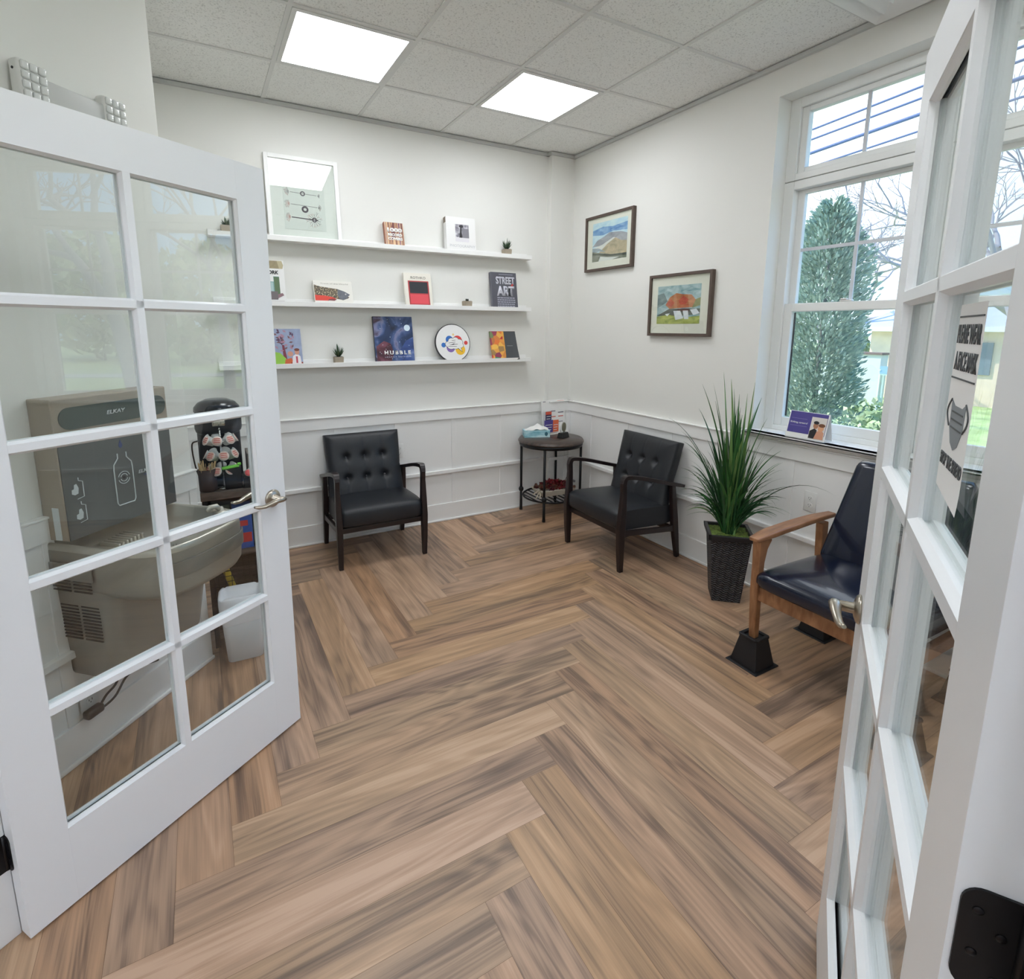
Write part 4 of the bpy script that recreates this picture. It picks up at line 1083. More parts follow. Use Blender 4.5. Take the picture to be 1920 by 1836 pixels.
# lowest ledge
r_ = book('book', -2.385, 'b', 0.186, 0.262, 0.016, mat('lavender_sky',(150,162,190),0.5,var=0.12,vscale=20), 'book with a painted purple tree and two people on the lowest ledge')
pol = []; R_ = random.Random(4)
pol.append(([(-0.030,0.040),(-0.006,0.040),(-0.014,0.100),(-0.020,0.150),(-0.034,0.150)],0))
for k in range(46):
    a = R_.uniform(0,2*PI); rr = R_.uniform(0,0.085); x = max(-0.088,min(0.085,-0.030+rr*math.cos(a))); z = max(0.1,min(0.252,0.180+rr*0.85*math.sin(a)))
    t_ = R_.uniform(0,PI); l_, w2 = 0.014, 0.007; ca, sa = math.cos(t_), math.sin(t_)
    pol.append(([(x+l_*ca,z+l_*sa),(x-w2*sa,z+w2*ca),(x-l_*ca,z-l_*sa),(x+w2*sa,z-w2*ca)], R_.choice([1,2,3])))
pol += [([(-0.092,0.004),(0.0,0.004),(-0.012,0.052),(-0.05,0.095),(-0.092,0.104)],4),([(-0.030,0.004),(0.040,0.004),(0.020,0.060),(-0.020,0.050)],5),(rc(0.015,0.092,0.004,0.030),6),(ell(0.014,0.088,0.018,0.018),7),
        ([(0.022,0.020),(0.082,0.020),(0.078,0.070),(0.055,0.090),(0.030,0.072)],8),(ell(0.058,0.100,0.015,0.019),7),(ell(0.058,0.116,0.017,0.010),9),(rc(0.048,0.060,0.024,0.070),10)]
flat('cover_painting', r_, pol, [mat('paint_maroon',(122,48,66),0.5),mat('paint_plum',(92,66,92),0.5),mat('paint_rose',(176,132,150),0.5),mat('paint_brown',(120,88,92),0.5),mat('paint_lime',(146,196,72),0.5),mat('paint_orange',(206,98,52),0.5),mat('paint_rust',(158,62,40),0.5),mat('paint_skin',(206,150,128),0.5),mat('paint_shirt',(232,226,228),0.5),mat('paint_hair',(112,58,40),0.5),mat('paint_tie',(196,70,90),0.5)], step=0.00003)
NEB = ramp_mat('nebula_print',[(0.25,(14,18,34)),(0.42,(30,52,92)),(0.50,(66,88,134)),(0.56,(120,124,160)),(0.64,(58,34,52)),(0.80,(150,120,150))],5.5,9,0.4,(1,1,1),0.9)
r_ = book('book', -1.630, 'b', 0.300, 0.352, 0.020, NEB, 'big dark blue and maroon space photograph book in the middle of the lowest ledge', spine=mat('night_spine',(28,34,58),0.5))
text_mesh('HUBBLE','title',PAPER,r_,0.205,0.030,(0.020,-0.0008,0.082),bold=0.05,space=1.5); text_mesh('LEGACY EDITION','title',mat('pale_title2',(206,208,226),0.5),r_,0.200,0.008,(0.020,-0.0008,0.050),space=1.3)
flat('badge', r_, [(ell(0.106,0.268,0.024,0.024,24),0)], [mat('star_white',(216,234,246),0.5)], y0=-0.0006)
cv = [c for c in r_.children if c.name.startswith('cover')][0]; cv.data.materials.append(mat('star_white',(216,234,246),0.5))
sb = bmesh.new(); sb.from_mesh(cv.data); R_ = random.Random(8)
for k in range(44):
    rr = R_.choice([0.0009,0.0012,0.0016,0.0025]); x_, z_ = R_.uniform(-0.14,0.14), R_.uniform(0.01,0.34)
    f_ = sb.faces.new([sb.verts.new((x_+rr*math.cos(t),-0.0005,z_+rr*math.sin(t))) for t in [2*PI*q/8 for q in range(8)]]); f_.material_index = 2
sb.to_mesh(cv.data); sb.free()
flat('nebula_shape', r_, [([(-0.14,0.02),(-0.03,0.02),(-0.01,0.08),(-0.03,0.15),(-0.08,0.17),(-0.14,0.13)],0),([(0.03,0.01),(0.149,0.01),(0.149,0.20),(0.09,0.17),(0.04,0.10)],1)], [ramp_mat('nebula_red',[(0.3,(40,20,32)),(0.5,(92,44,58)),(0.7,(140,84,100))],9,8,0.4,(1,1,1),0.8),ramp_mat('nebula_blue',[(0.3,(24,40,88)),(0.5,(58,84,146)),(0.68,(150,168,214))],9,8,0.4,(1,1,1),0.8)], y0=0.0, t_=0.00018, step=0.0)

r_ = root('round_sign', (-1.152, -0.080, SH['b']+0.012), 0, 'round white sign with a coloured thought cloud emblem on the lowest ledge', 'sign')
r_.rotation_euler = (math.radians(-9),0,0)
b = MB(); b.prism(ell(0,0.150,0.150,0.150,64),0,0.016,'Y',0); b.build('disc', mat('black_rim',(36,36,40),0.5), r_)
b = MB(); b.prism(ell(0,0.150,0.1445,0.1445,64),-0.0008,0.0,'Y',0); b.build('face', PAPER, r_)
cl = [(ell(-0.082,0.134,0.019,0.019,24),0),(ell(-0.030,0.176,0.031,0.031,28),0),(ell(0.006,0.216,0.009,0.009,18),4),(ell(0.040,0.168,0.040,0.040,28),1),(ell(0.112,0.150,0.016,0.016,24),1),(ell(-0.022,0.112,0.036,0.036,28),2),(ell(0.060,0.096,0.042,0.042,28),3)]
cloud = []
for cx_, cz_, rx_, rz_ in ((-0.040,0.140,0.026,0.022),(-0.012,0.164,0.028,0.024),(0.022,0.168,0.028,0.026),(0.054,0.154,0.030,0.024),(0.060,0.130,0.028,0.020),(0.020,0.122,0.030,0.020),(-0.018,0.120,0.030,0.018)): cloud.append((cx_,cz_,rx_,rz_))
cl += [(ell(c_[0],c_[1],c_[2]+0.003,c_[3]+0.003,20),5) for c_ in cloud] + [([(0.030,0.112),(0.078,0.076),(0.062,0.120)],5),([(0.036,0.114),(0.074,0.082),(0.058,0.120)],6)] + [(ell(*c_,20),6) for c_ in cloud]
for p0,p1 in (((-0.038,0.150),(0.020,0.156)),((-0.030,0.134),(0.040,0.140)),((-0.010,0.168),(0.022,0.172)),((-0.044,0.122),(0.030,0.122))):
    cl.append(([(p0[0],p0[1]-0.0015),(p1[0],p1[1]-0.0015),(p1[0],p1[1]+0.0015),(p0[0],p0[1]+0.0015)],5))
flat('emblem', r_, cl, [mat('emblem_blue',(52,112,190),0.5),mat('emblem_red',(222,70,66),0.5),mat('emblem_purple',(134,104,174),0.5),mat('emblem_yellow',(242,192,48),0.5),mat('emblem_sand',(236,210,150),0.5),INK,PAPER], y0=-0.0010, step=0.00003, t_=0.0003)

r_ = book('book', -0.684, 'b', 0.236, 0.248, 0.012, ramp_mat('patchwork_print',[(0.2,(60,140,96)),(0.4,(226,112,52)),(0.55,(240,190,86)),(0.7,(196,52,48)),(0.85,(90,70,110))],22,2,0.5,(1,1,1),0,'vor'), 'colourful patchwork booklet with a dark grey curled flap on the lowest ledge')
b = MB()
def flap(u, v): return (0.010+0.112*u+0.012*max(0,0.4-v)*u, -0.002-0.020*u*u*(1-v), 0.001+v*0.246)
V = b.grid(flap, 8, 8); b.build('flap', mat('charcoal_flap',(72,76,80),0.6), r_)
b = MB(); b.box(0.020,0.075,-0.018,-0.0165,0.118,0.121); b.build('flap_print', mat('grey_flap_print',(150,152,154),0.6), r_)

# succulents
CON = mat('concrete_pot',(166,154,136),0.85,bump=0.4,bscale=200,var=0.08)
SUC = [mat('succulent_green',(48,74,48),0.5,var=0.2), mat('succulent_tip',(84,98,62),0.5)]
def succulent(x, lv, hgt, n_, spread, label, seed, sq=0.032, dark=False):
    r_ = root('potted_succulent', (x,-0.050,SH[lv]+0.012), 0.0, label, 'plant', None)
    b = MB(); b.frus((0,0,0),(sq*0.9,sq*0.9),(0,0,0.058),(sq,sq)); b.build('pot', CON, r_, bevel=0.002)
    b = MB(); b.box(-sq*0.85,sq*0.85,-sq*0.85,sq*0.85,0.0575,0.060); b.build('soil', mat('soil',(34,28,26),0.95), r_)
    b = MB(); R_ = random.Random(seed)
    for k in range(n_):
        a = R_.uniform(0,2*PI); tl = R_.random()**0.8*spread; L2 = hgt*(1-0.35*tl/max(spread,0.1))*R_.uniform(0.75,1.05)
        d = Vector((math.cos(a)*math.sin(tl),math.sin(a)*math.sin(tl),math.cos(tl)))
        p0 = Vector((math.cos(a)*0.006,math.sin(a)*0.006,0.059)); P = [p0,p0+d*L2*0.35,p0+d*L2*0.7+Vector((0,0,0.004)),p0+d*L2+Vector((0,0,0.010))]
        for P_ in P: P_.y = min(P_.y, 0.040)
        b.tube(P,[0.0035,0.0055,0.0035,0.0004],6,0 if R_.random()<.8 else 1,flat=0.5)
    b.build('leaves', [mat('succulent_black',(30,30,28),0.6),SUC[1]] if dark else SUC, r_)
succulent(-0.662,'t',0.085,26,0.95,'tiny spiky succulent in a concrete pot at the right of the highest ledge',1)
succulent(-2.700,'t',0.045,30,1.2,'low succulent in a concrete pot behind the glass door on the highest ledge',2,0.036)
succulent(-2.047,'b',0.085,30,0.9,'small spiky succulent in a concrete pot on the lowest ledge',3)
succulent(-1.022,'m',0.012,26,1.3,'small concrete pot with a nearly bare dark top on the middle ledge',4,dark=True)

# framed watercolours on the right wall
FRM = mat('walnut_frame',(88,74,66),0.55,var=0.12,vscale=30)
def wall_picture(y0, y1, z0, z1, label, polys, mats_, aw):
    w_, h_ = abs(y1-y0), z1-z0
    r_ = root('framed_painting', (-0.001,(y0+y1)/2,z0), -PI/2, label, 'picture', 'framed watercolours on the right wall')
    f = 0.020; D_ = 0.030
    b = MB(); b.box(-w_/2,-w_/2+f,-D_,0,0,h_); b.box(w_/2-f,w_/2,-D_,0,0,h_); b.box(-w_/2+f,w_/2-f,-D_,0,0,f); b.box(-w_/2+f,w_/2-f,-D_,0,h_-f,h_); b.build('frame', FRM, r_, bevel=0.001)
    b = MB(); b.box(-w_/2+f,w_/2-f,-0.016,-0.004,f,h_-f); b.build('mat_board', mat('cream_mat',(230,226,214),0.8), r_)
    a0, a1, c0, c1 = aw
    b = MB(); b.box(a0,a1,-0.0166,-0.016,c0,c1); p = b.build('painting', mats_[0], r_)
    b = MB()
    for i, (poly, mi) in enumerate(polys):
        pp = [(a0+(a1-a0)*u, c0+(c1-c0)*v) for u, v in poly]; b.prism(pp, -0.0168-0.00006*i, -0.0166, 'Y', mi-2)
    b.build('brushwork', mats_[1:], p)
    b = MB(); b.box(-w_/2+f,w_/2-f,-0.024,-0.0225,f,h_-f); b.build('glass', GLASS, r_)
def wc_(name, c1, c2, s=12): return ramp_mat(name, [(0.3,c1),(0.7,c2)], s, 5, 0.8, (1,1,2.0), 0.8)
wall_picture(-0.262,-0.835,2.058,2.492,'framed watercolour of mountains under a blue sky, the higher one on the right wall',
  [([(0,0.70),(0.3,0.66),(0.6,0.72),(1,0.68),(1,0.88),(0.6,0.84),(0.3,0.88),(0,0.82)],2),([(0,0.40),(0.15,0.55),(0.35,0.62),(0.5,0.70),(0.7,0.68),(0.85,0.66),(1,0.60),(1,0.40)],3),([(0,0.36),(0.3,0.42),(0.62,0.56),(0.75,0.50),(0.5,0.34),(0.2,0.28),(0,0.30)],4),([(0.2,0.22),(0.45,0.42),(0.68,0.54),(0.85,0.44),(1,0.42),(1,0.10),(0.6,0.12)],5),([(0,0.22),(0.2,0.26),(0.4,0.22),(0.2,0.34),(0,0.36)],7),([(0,0.0),(1,0.0),(1,0.12),(0.55,0.14),(0.25,0.22),(0,0.27)],6),([(0.2,0.0),(0.6,0.0),(0.8,0.04),(0.5,0.07),(0.25,0.12)],4),([(0.0,0.22),(0.3,0.18),(0.6,0.13),(1,0.12),(1,0.06),(0.6,0.09),(0.2,0.16),(0,0.2)],8)],
  [wc_('wc_sky',(170,206,226),(214,232,236)),wc_('wc_blue',(60,120,190),(150,190,220)),wc_('wc_mountain',(128,130,140),(176,176,184)),wc_('wc_mist',(206,208,206),(232,230,224)),wc_('wc_ochre',(150,140,112),(206,184,150)),wc_('wc_field',(86,92,74),(150,150,136)),wc_('wc_slate',(120,136,150),(170,180,188)),wc_('wc_dark',(44,48,42),(84,88,74))],
  (-0.200,0.215,0.075,0.375))
wall_picture(-1.036,-1.592,1.544,1.970,'framed watercolour of orange trees with white sheets, the lower one on the right wall',
  [([(0.2,0.5),(0.3,0.7),(0.45,0.80),(0.6,0.76),(0.8,0.74),(0.9,0.6),(0.85,0.42),(0.3,0.40)],2),([(0.5,0.6),(0.62,0.72),(0.74,0.62),(0.68,0.5),(0.55,0.5)],3),([(0.22,0.52),(0.32,0.66),(0.42,0.55),(0.34,0.44)],3),([(0.82,0.40),(1,0.46),(1,0.66),(0.9,0.62)],4),([(0,0.42),(0.12,0.50),(0.25,0.60),(0.15,0.82),(0,0.78)],7),([(0,0.22),(0.3,0.40),(1,0.38),(1,0.24),(0.5,0.20)],5),([(0,0),(1,0),(1,0.20),(0.6,0.16),(0.3,0.24),(0,0.20)],6),([(0.40,0.34),(0.56,0.34),(0.64,0.14),(0.46,0.10)],1+7),([(0.62,0.34),(0.74,0.34),(0.76,0.12),(0.66,0.12)],8),([(0.78,0.36),(0.92,0.38),(1,0.26),(0.86,0.22)],8),([(0.2,0.26),(0.32,0.28),(0.26,0.20)],8)],
  [wc_('wc_teal',(96,140,150),(190,208,210)),wc_('wc_orange',(168,96,60),(206,140,92)),wc_('wc_red',(176,66,50),(212,110,80)),wc_('wc_olive',(96,104,60),(150,150,90)),wc_('wc_darkgreen',(52,62,60),(98,100,88)),wc_('wc_lime',(120,136,56),(196,200,110)),wc_('wc_tealdark',(70,96,100),(130,150,150)),wc_('wc_sheet',(206,210,222),(236,238,240))],
  (-0.200,0.185,0.085,0.345))

# ================================================================== NOTICE ON THE RIGHT FRENCH DOOR
Ms = basis(RF - NRv*0.0195, UR, -NRv)
SG = root('paper_notice', (0,0,0), 0, 'white paper notice asking for face masks taped to the right French door', 'notice', M=Ms)
b = MB()
def sheet(u, v):
    c_ = max(0, 0.15-v)/0.15
    return (0.520+0.128*u+0.006*c_*u, -0.0012-0.0025*c_*c_*u, 1.385+0.240*v-0.010*c_*u)
b.grid(sheet, 8, 24); b.build('sheet', PAPER, SG)
NK = mat('notice_ink',(74,78,80),0.6)
text_mesh('PLEASE WEAR','print_line',NK,SG,0.116,0.024,(0.583,-0.0014,1.588),bold=0.03)
text_mesh('A FACE MASK','print_line',NK,SG,0.112,0.024,(0.585,-0.0014,1.554),bold=0.03)
text_mesh('STOP THE SPREAD','print_line',NK,SG,0.118,0.017,(0.585,-0.0014,1.425),bold=0.03)
for zr_ in (1.6085, 1.531): b = MB(); b.box(0.524,0.642,-0.0020,-0.0013,zr_,zr_+0.002); b.build('rule', NK, SG)
b = MB(); b.prism([(0.548,1.505),(0.566,1.498),(0.605,1.498),(0.622,1.505),(0.620,1.470),(0.604,1.450),(0.585,1.443),(0.566,1.450),(0.550,1.470)],-0.0017,-0.0013,'Y')
mk = b.build('mask_drawing', mat('mask_grey',(128,134,138),0.6), SG)
b = MB()
for z in (1.490,1.480,1.470): b.box(0.556,0.614,-0.0021,-0.0017,z-0.001,z+0.001)
b.tube([(0.548+0.0*k-0.018*math.sin(PI*k/8),-0.0016,1.505-0.035*k/8) for k in range(9)],0.0012,5); b.tube([(0.622+0.018*math.sin(PI*k/8),-0.0016,1.505-0.035*k/8) for k in range(9)],0.0012,5)
b.build('mask_line', NK, mk)

# ================================================================== DRINKING FOUNTAIN (frame: x right along the wall, y into the wall)
Mf = basis(K + D*0.428, -D, -NR)
GRY = mat('fountain_grey', (152, 147, 137), 0.45, 0.1, bump=0.05, bscale=400)
TAN = mat('fountain_taupe_steel', (166, 155, 140), 0.42, 0.3, bump=0.03, bscale=300)
CHAR = mat('fountain_charcoal', (84, 88, 88), 0.38)
WPR = mat('fountain_white_print', (196, 204, 206), 0.5); BPR = mat('fountain_blue_print',(40,62,120),0.5)
fo = root('drinking_fountain', (0,0,0), 0, 'grey wall mounted drinking fountain with bottle filler behind the left glass door', 'drinking fountain', M=Mf)
b = MB(); b.box(-0.228,0.228,-0.100,-0.001,0.866,1.356); b.build('bottle_filler', TAN, fo, bevel=0.004)
b = MB(); P = [(-0.224,0.868),(0.224,0.868),(0.224,1.16)] + [(0.224-0.030+0.030*math.cos(t),1.185+0.03*math.sin(t)) for t in [PI/2*k/5 for k in range(6)]] + [(-0.194+0.030*math.cos(t),1.185+0.03*math.sin(t)) for t in [PI/2+PI/2*k/5 for k in range(6)]]
b.prism(P,-0.104,-0.099,'Y'); fp = b.build('front_panel', CHAR, fo, bevel=0.001)
b = MB(); b.prism(rrect(-0.208,0.218,1.248,1.324,0.0375,8),-0.104,-0.099,'Y'); br_ = b.build('display_bar', mat('display_green',(72,84,80),0.22), fo)
text_mesh('ELKAY','logo',WPR,br_,0.075,0.014,(0.0,-0.1042,1.288),bold=0.02,shear=0.2)
text_mesh('ELKAY','logo',WPR,fp,0.072,0.013,(0.098,-0.1042,1.040),bold=0.02,shear=0.2)
b = MB(); b.prism([(0.143,1.030),(0.149,1.026),(0.155,1.030),(0.157,1.037),(0.152,1.048),(0.148,1.056),(0.144,1.046),(0.141,1.037)],-0.1048,-0.104,'Y'); b.box(0.085,0.135,-0.1046,-0.104,1.022,1.025); b.build('water_drop', BPR, fp); b = MB()
b.prism([(-0.006,1.152),(0.0,1.148),(0.006,1.152),(0.008,1.160),(0.004,1.170),(0.0,1.180),(-0.004,1.170),(-0.008,1.160)],-0.1048,-0.104,'Y'); b.build('water_drop', BPR, fp)
b = MB()
def bottle(path, w_): 
    b.tube([(p[0],-0.1046,p[1]) for p in path], w_, 6)
bottle([(-0.018,1.130),(-0.018,1.112),(-0.024,1.104),(-0.036,1.090),(-0.038,1.070),(-0.038,0.945),(-0.032,0.934),(0.032,0.934),(0.038,0.945),(0.038,1.070),(0.036,1.090),(0.024,1.104),(0.018,1.112),(0.018,1.130)],0.0022)
for r1 in (0.014,0.023): bottle([(r1*math.cos(t),1.035+r1*math.sin(t)) for t in [0.25+ (PI-0.5)*k/12 for k in range(13)]],0.0014); bottle([(r1*math.cos(t),1.035+r1*math.sin(t)) for t in [PI+0.25+(PI-0.5)*k/12 for k in range(13)]],0.0014)
for zc in (1.040,0.955): bottle([(-0.172,zc+0.040),(-0.172,zc+0.030),(-0.158,zc+0.024),(-0.158,zc-0.030),(-0.182,zc-0.034)],0.0016)
b.build('pictogram', WPR, fp)
for q0_, q1_ in ((-0.186,1.040),(-0.180,0.950)): b = MB(); b.prism([(q0_-0.013,q1_-0.012),(q0_-0.003,q1_-0.018),(q0_+0.009,q1_-0.015),(q0_+0.012,q1_+0.004),(q0_+0.006,q1_+0.020),(q0_-0.002,q1_+0.018),(q0_-0.004,q1_+0.004),(q0_-0.012,q1_+0.002)],-0.1048,-0.104,'Y'); b.build('pictogram', WPR, fp)
b = MB(); b.prism(ell(0,1.035,0.006,0.006,14),-0.1050,-0.104,'Y'); b.build('sensor', INK, fp)
b = MB(); b.box(-0.230,-0.2275,-0.075,-0.048,0.870,0.985); b.build('side_label', mat('white_label',(214,222,224),0.5), fo)
# basin: rounded plan, steel dish in a grey skirt
def plan(k, n, sc_=1.0, off=0.0):
    """half plan from rear left round the front to rear right; p in [0,1]"""
    t = k/n
    a = -PI + PI*t          # left -> front -> right
    p = 0.55
    x = 0.236*sc_*math.copysign(abs(math.cos(a))**p, math.cos(a)); y = -0.245 - (0.235*sc_)*abs(math.sin(a))**0.75
    return x, y
N_ = 40
out = [(-0.236,0.0)] + [plan(k,N_) for k in range(N_+1)] + [(0.236,0.0)]
def scaled(s_, dy=0): return [(x*s_, -0.22+(y+0.22)*s_+dy) for x, y in out]
def loft(b, rings, mi=0, close=True):
    R2 = [[b.bm.verts.new(p) for p in r] for r in rings]
    for A, B_ in zip(R2, R2[1:]):
        n = len(A)
        for i in range(n):
            f = b.bm.faces.new((A[i],A[(i+1)%n],B_[(i+1)%n],B_[i])); f.smooth = True; f.material_index = mi
    return R2
b = MB()
z3 = lambda pts, z: [(x,y,z(x,y) if callable(z) else z) for x,y in pts]
R2 = loft(b, [z3(out,0.834), z3(out,0.850), z3(scaled(0.985),0.857), z3(scaled(0.955),0.857), z3(scaled(0.93),0.848), z3(scaled(0.86),0.806), z3(scaled(0.70),0.796), z3(scaled(0.3),0.790)])
b.bm.faces.new(R2[-1]); b.build('basin', mat('basin_steel', (206,202,192), 0.3, 0.65), fo)
b = MB(); R2 = loft(b, [z3(out,0.834), z3(scaled(1.004),0.828), z3(scaled(1.006),0.76), z3(scaled(0.99),lambda x,y:0.712-0.02*min(1,-y/0.48)), z3(scaled(0.94),lambda x,y:0.690-0.02*min(1,-y/0.48)), z3(scaled(0.5),0.690)])
b.bm.faces.new(R2[-1]); sk = b.build('basin_skirt', GRY, fo)
# push pads: front and left side
PADM = mat('push_pad_grey',(128,124,116),0.45)
def pad(pts, z0, z1, name='push_bar'):
    b = MB(); n = len(pts)
    for off, zz0, zz1 in ((0.0,z0,z1),):
        loop = []
        A = []; B_ = []
        for x, y in pts: A.append((x,y,zz0)); B_.append((x,y,zz1))
        for i in range(n-1): b.quad(A[i],A[i+1],B_[i+1],B_[i],smooth=True)
    bmesh.ops.remove_doubles(b.bm, verts=b.bm.verts[:], dist=0.0001)
    o = b.build(name, PADM, fo); md = o.modifiers.new('s','SOLIDIFY'); md.thickness = 0.006; md.offset = 1; md2 = o.modifiers.new('b','BEVEL'); md2.width = 0.002; md2.segments = 2
    return o
fr = [p for p in scaled(1.012)]
pad(fr[13:31], 0.745, 0.800); pad([(-0.2405,-0.02),(-0.2405,-0.10),(-0.2405,-0.20)], 0.735, 0.795)
# bubbler and drain grille
b = MB(); b.lathe([(0,0.857),(0.030,0.857),(0.030,0.862),(0.020,0.868),(0.012,0.872),(0.010,0.885),(0,0.887)],20,(0.165,-0.37)); b.tube([(0.165,-0.37,0.872),(0.150,-0.365,0.892),(0.128,-0.355,0.893),(0.112,-0.350,0.884)],[0.010,0.011,0.010,0.007],12); b.rbox(0.150,0.180,-0.345,-0.315,0.862,0.885,0.006,2)
b.build('bubbler', mat('basin_steel', (206,202,192), 0.3, 0.65), fo)
b = MB()
for k in range(7): b.rbox(-0.105+0.016*k,-0.096+0.016*k,-0.165,-0.075,0.798,0.816+0.001*k,0.003,2)
b.rbox(-0.125,0.020,-0.180,-0.050,0.792,0.802,0.004,2); b.build('drip_grille', mat('basin_steel', (206,202,192), 0.3, 0.65), fo)
b = MB()
for a in range(8): b.lathe([(0,0.8075),(0.0032,0.808),(0,0.8085)],8,(-0.05+0.014*math.cos(a*PI/4),-0.36+0.014*math.sin(a*PI/4)))
b.build('drain', INK, fo)
# lower cabinet, front curving back towards the bottom
b = MB()
def cab(hw, yf, z): 
    P = [(-hw,-0.002),(-hw,yf+0.05)] + [(-hw+0.05-0.05*math.cos(t),yf+0.05-0.05*math.sin(t)) for t in [PI/2*k/5 for k in range(1,6)]] + [(hw-0.05+0.05*math.sin(t),yf+0.05-0.05*math.cos(t)) for t in [PI/2*k/5 for k in range(0,5)]] + [(hw,yf+0.05),(hw,-0.002)]
    return [(x,y,z) for x,y in P]
R2 = loft(b, [cab(0.226,-0.285,0.715), cab(0.224,-0.260,0.640), cab(0.220,-0.240,0.560), cab(0.214,-0.222,0.45), cab(0.206,-0.205,0.352), cab(0.200,-0.197,0.340)])
b.bm.faces.new(R2[-1]); b.build('cabinet', GRY, fo)
b = MB(); 
for zc0 in (0.500, 0.690):
    for k in range(11 if zc0 < 0.6 else 6):
        z = zc0 + 0.0125*k
        for y0, y1 in ((-0.095,-0.018),(-0.185,-0.108)):
            x_ = -0.2222 if zc0 < 0.6 else -0.2384
            b.box(x_-0.002, x_+0.001, y0, y1, z, z+0.0052)
b.build('louvre_slot', mat('slot_black',(26,24,22),0.8), fo)
b = MB(); b.tube(curve([(0.02,-0.03,0.345),(-0.02,-0.04,0.30),(0.05,-0.045,0.24),(0.10,-0.05,0.205),(0.01,-0.05,0.232),(-0.05,-0.05,0.225),(-0.10,-0.045,0.175),(-0.16,-0.04,0.165),(-0.13,-0.04,0.200),(-0.08,-0.04,0.225),(-0.04,-0.03,0.30)],6),0.0045,8)
b.rbox(-0.215,-0.150,-0.058,-0.025,0.158,0.190,0.008,2); b.build('power_cord', BLKP, fo)
o = outlet
outlet(tuple(K + D*0.60 + NR*0.0115 + Vector((0,0,0.230))), -D, NR, 'white outlet low on the panelled wall under the drinking fountain')

# ================================================================== EMERGENCY LIGHT
Me = basis(K + D*0.372 + Vector((0,0,2.30)), -D, -NR)
el = root('emergency_light', (0,0,0), 0, 'white twin head emergency light on the wall above the left French door', 'emergency light', M=Me)
b = MB(); b.rbox(-0.115,0.115,-0.045,-0.001,-0.01,0.090,0.008,2); b.build('housing', mat('pale_grey_housing',(205,206,204),0.5), el)
CL = mat('clear_lens',(222,224,222),0.12,0.0,coat=0.6)
for x in (-0.150, 0.135):
    b = MB(); b.rbox(x-0.046,x+0.046,-0.050,-0.006,0.0,0.122,0.012,3); h_ = b.build('lamp_head', WHITEP, el)
    b = MB()
    for i in range(3):
        for j in range(4): b.rbox(x-0.040+0.027*i,x-0.040+0.027*i+0.024,-0.058,-0.048,0.006+0.028*j,0.031+0.028*j,0.005,2)
    b.build('lens', CL, h_)
b = MB(); b.cyl((-0.198,-0.028,0.09),(-0.196,-0.028,0.09),0.004); b.build('test_button', INK, el)

# ================================================================== COFFEE CART
CW = ramp_mat('dark_weathered_wood', [(0.3,(62,54,50)),(0.5,(86,76,70)),(0.7,(106,94,86))], 6, 6, 0.6, (2,8,8), 0.5)
ct = root('coffee_cart', (-2.780,-0.990,0), 0, 'dark wood and black metal coffee cart in the alcove beyond the drinking fountain', 'cart')
b = MB(); b.box(-0.188,0.188,-0.180,0.180,0.770,0.812); b.build('worktop', CW, ct, bevel=0.003)
for z0, z1 in ((0.470,0.494),(0.150,0.172)):
    b = MB(); b.box(-0.180,0.180,-0.172,0.172,z0,z1); b.build('shelf_board', CW, ct, bevel=0.002)
for sx in (-1,1):
    for sy in (-1,1):
        b = MB(); b.box(sx*0.172-0.012,sx*0.172+0.012,sy*0.164-0.012,sy*0.164+0.012,0,0.770); b.build('leg', BLACKM, ct, bevel=0.002)
b = MB(); b.box(-0.176,0.176,0.158,0.164,0.02,0.768); b.build('back_panel', mat('cart_back',(44,42,44),0.7), ct)
for sx in (-1,1): b = MB(); b.box(sx*0.170-0.002,sx*0.170+0.002,-0.152,0.156,0.02,0.468); b.build('side_panel', mat('cart_back',(44,42,44),0.7), ct)
b = MB()
for sx in (-1,1):
    b.tube([(sx*0.172,-0.152,0.50),(sx*0.172,0.152,0.76)],0.005,6); b.tube([(sx*0.172,0.152,0.50),(sx*0.172,-0.152,0.76)],0.005,6)
b.build('side_brace', BLACKM, ct)
TZ = 0.812
cm = root('coffee_maker', (-2.862,-0.925,TZ), 0, 'black pod coffee maker standing on the coffee cart', 'coffee maker')
b = MB(); b.rbox(-0.098,0.098,-0.045,0.105,0,0.355,0.03,3); b.rbox(-0.105,0.105,-0.130,0.105,0.255,0.372,0.035,3); b.build('body', BLKP, cm)
b = MB(); b.lathe([(0,0.428),(0.05,0.424),(0.085,0.408),(0.104,0.385),(0.106,0.365),(0,0.362)],28,(0,-0.02),sx=1,sy=1.05); b.build('lid', mat('gloss_black_plastic',(24,28,34),0.2), cm)
b = MB(); b.rbox(-0.090,0.090,-0.135,-0.030,0,0.035,0.012,2); b.build('drip_tray', mat('tray_grey',(52,54,60),0.4), cm)
b = MB(); b.rbox(-0.03,0.03,-0.138,-0.118,0.300,0.330,0.006,2); b.build('handle', STEEL, cm)
b = MB(); b.tube(curve([(-0.098,0.06,0.20),(-0.125,0.02,0.19),(-0.120,-0.02,0.10),(-0.105,-0.01,0.02)],6),0.004,6); b.build('power_cord', BLKP, cm)
rk = root('pod_carousel', (-2.862,-1.085,TZ), 0, 'chrome carousel of coffee pods in front of the coffee maker', 'pod rack')
CH = mat('chrome_wire',(190,190,190),0.15,1.0)
b = MB(); b.tube([(0,0,0),(0,0,0.285)],0.004,8); b.lathe([(0,0.285),(0.006,0.290),(0,0.300)],10); b.lathe([(0,0),(0.06,0),(0.06,0.006),(0,0.006)],24)
for z in (0.235,0.160,0.085): b.tube([(0.045*math.cos(t),0.045*math.sin(t),z) for t in [2*PI*k/20 for k in range(21)]],0.002,5,cap=False)
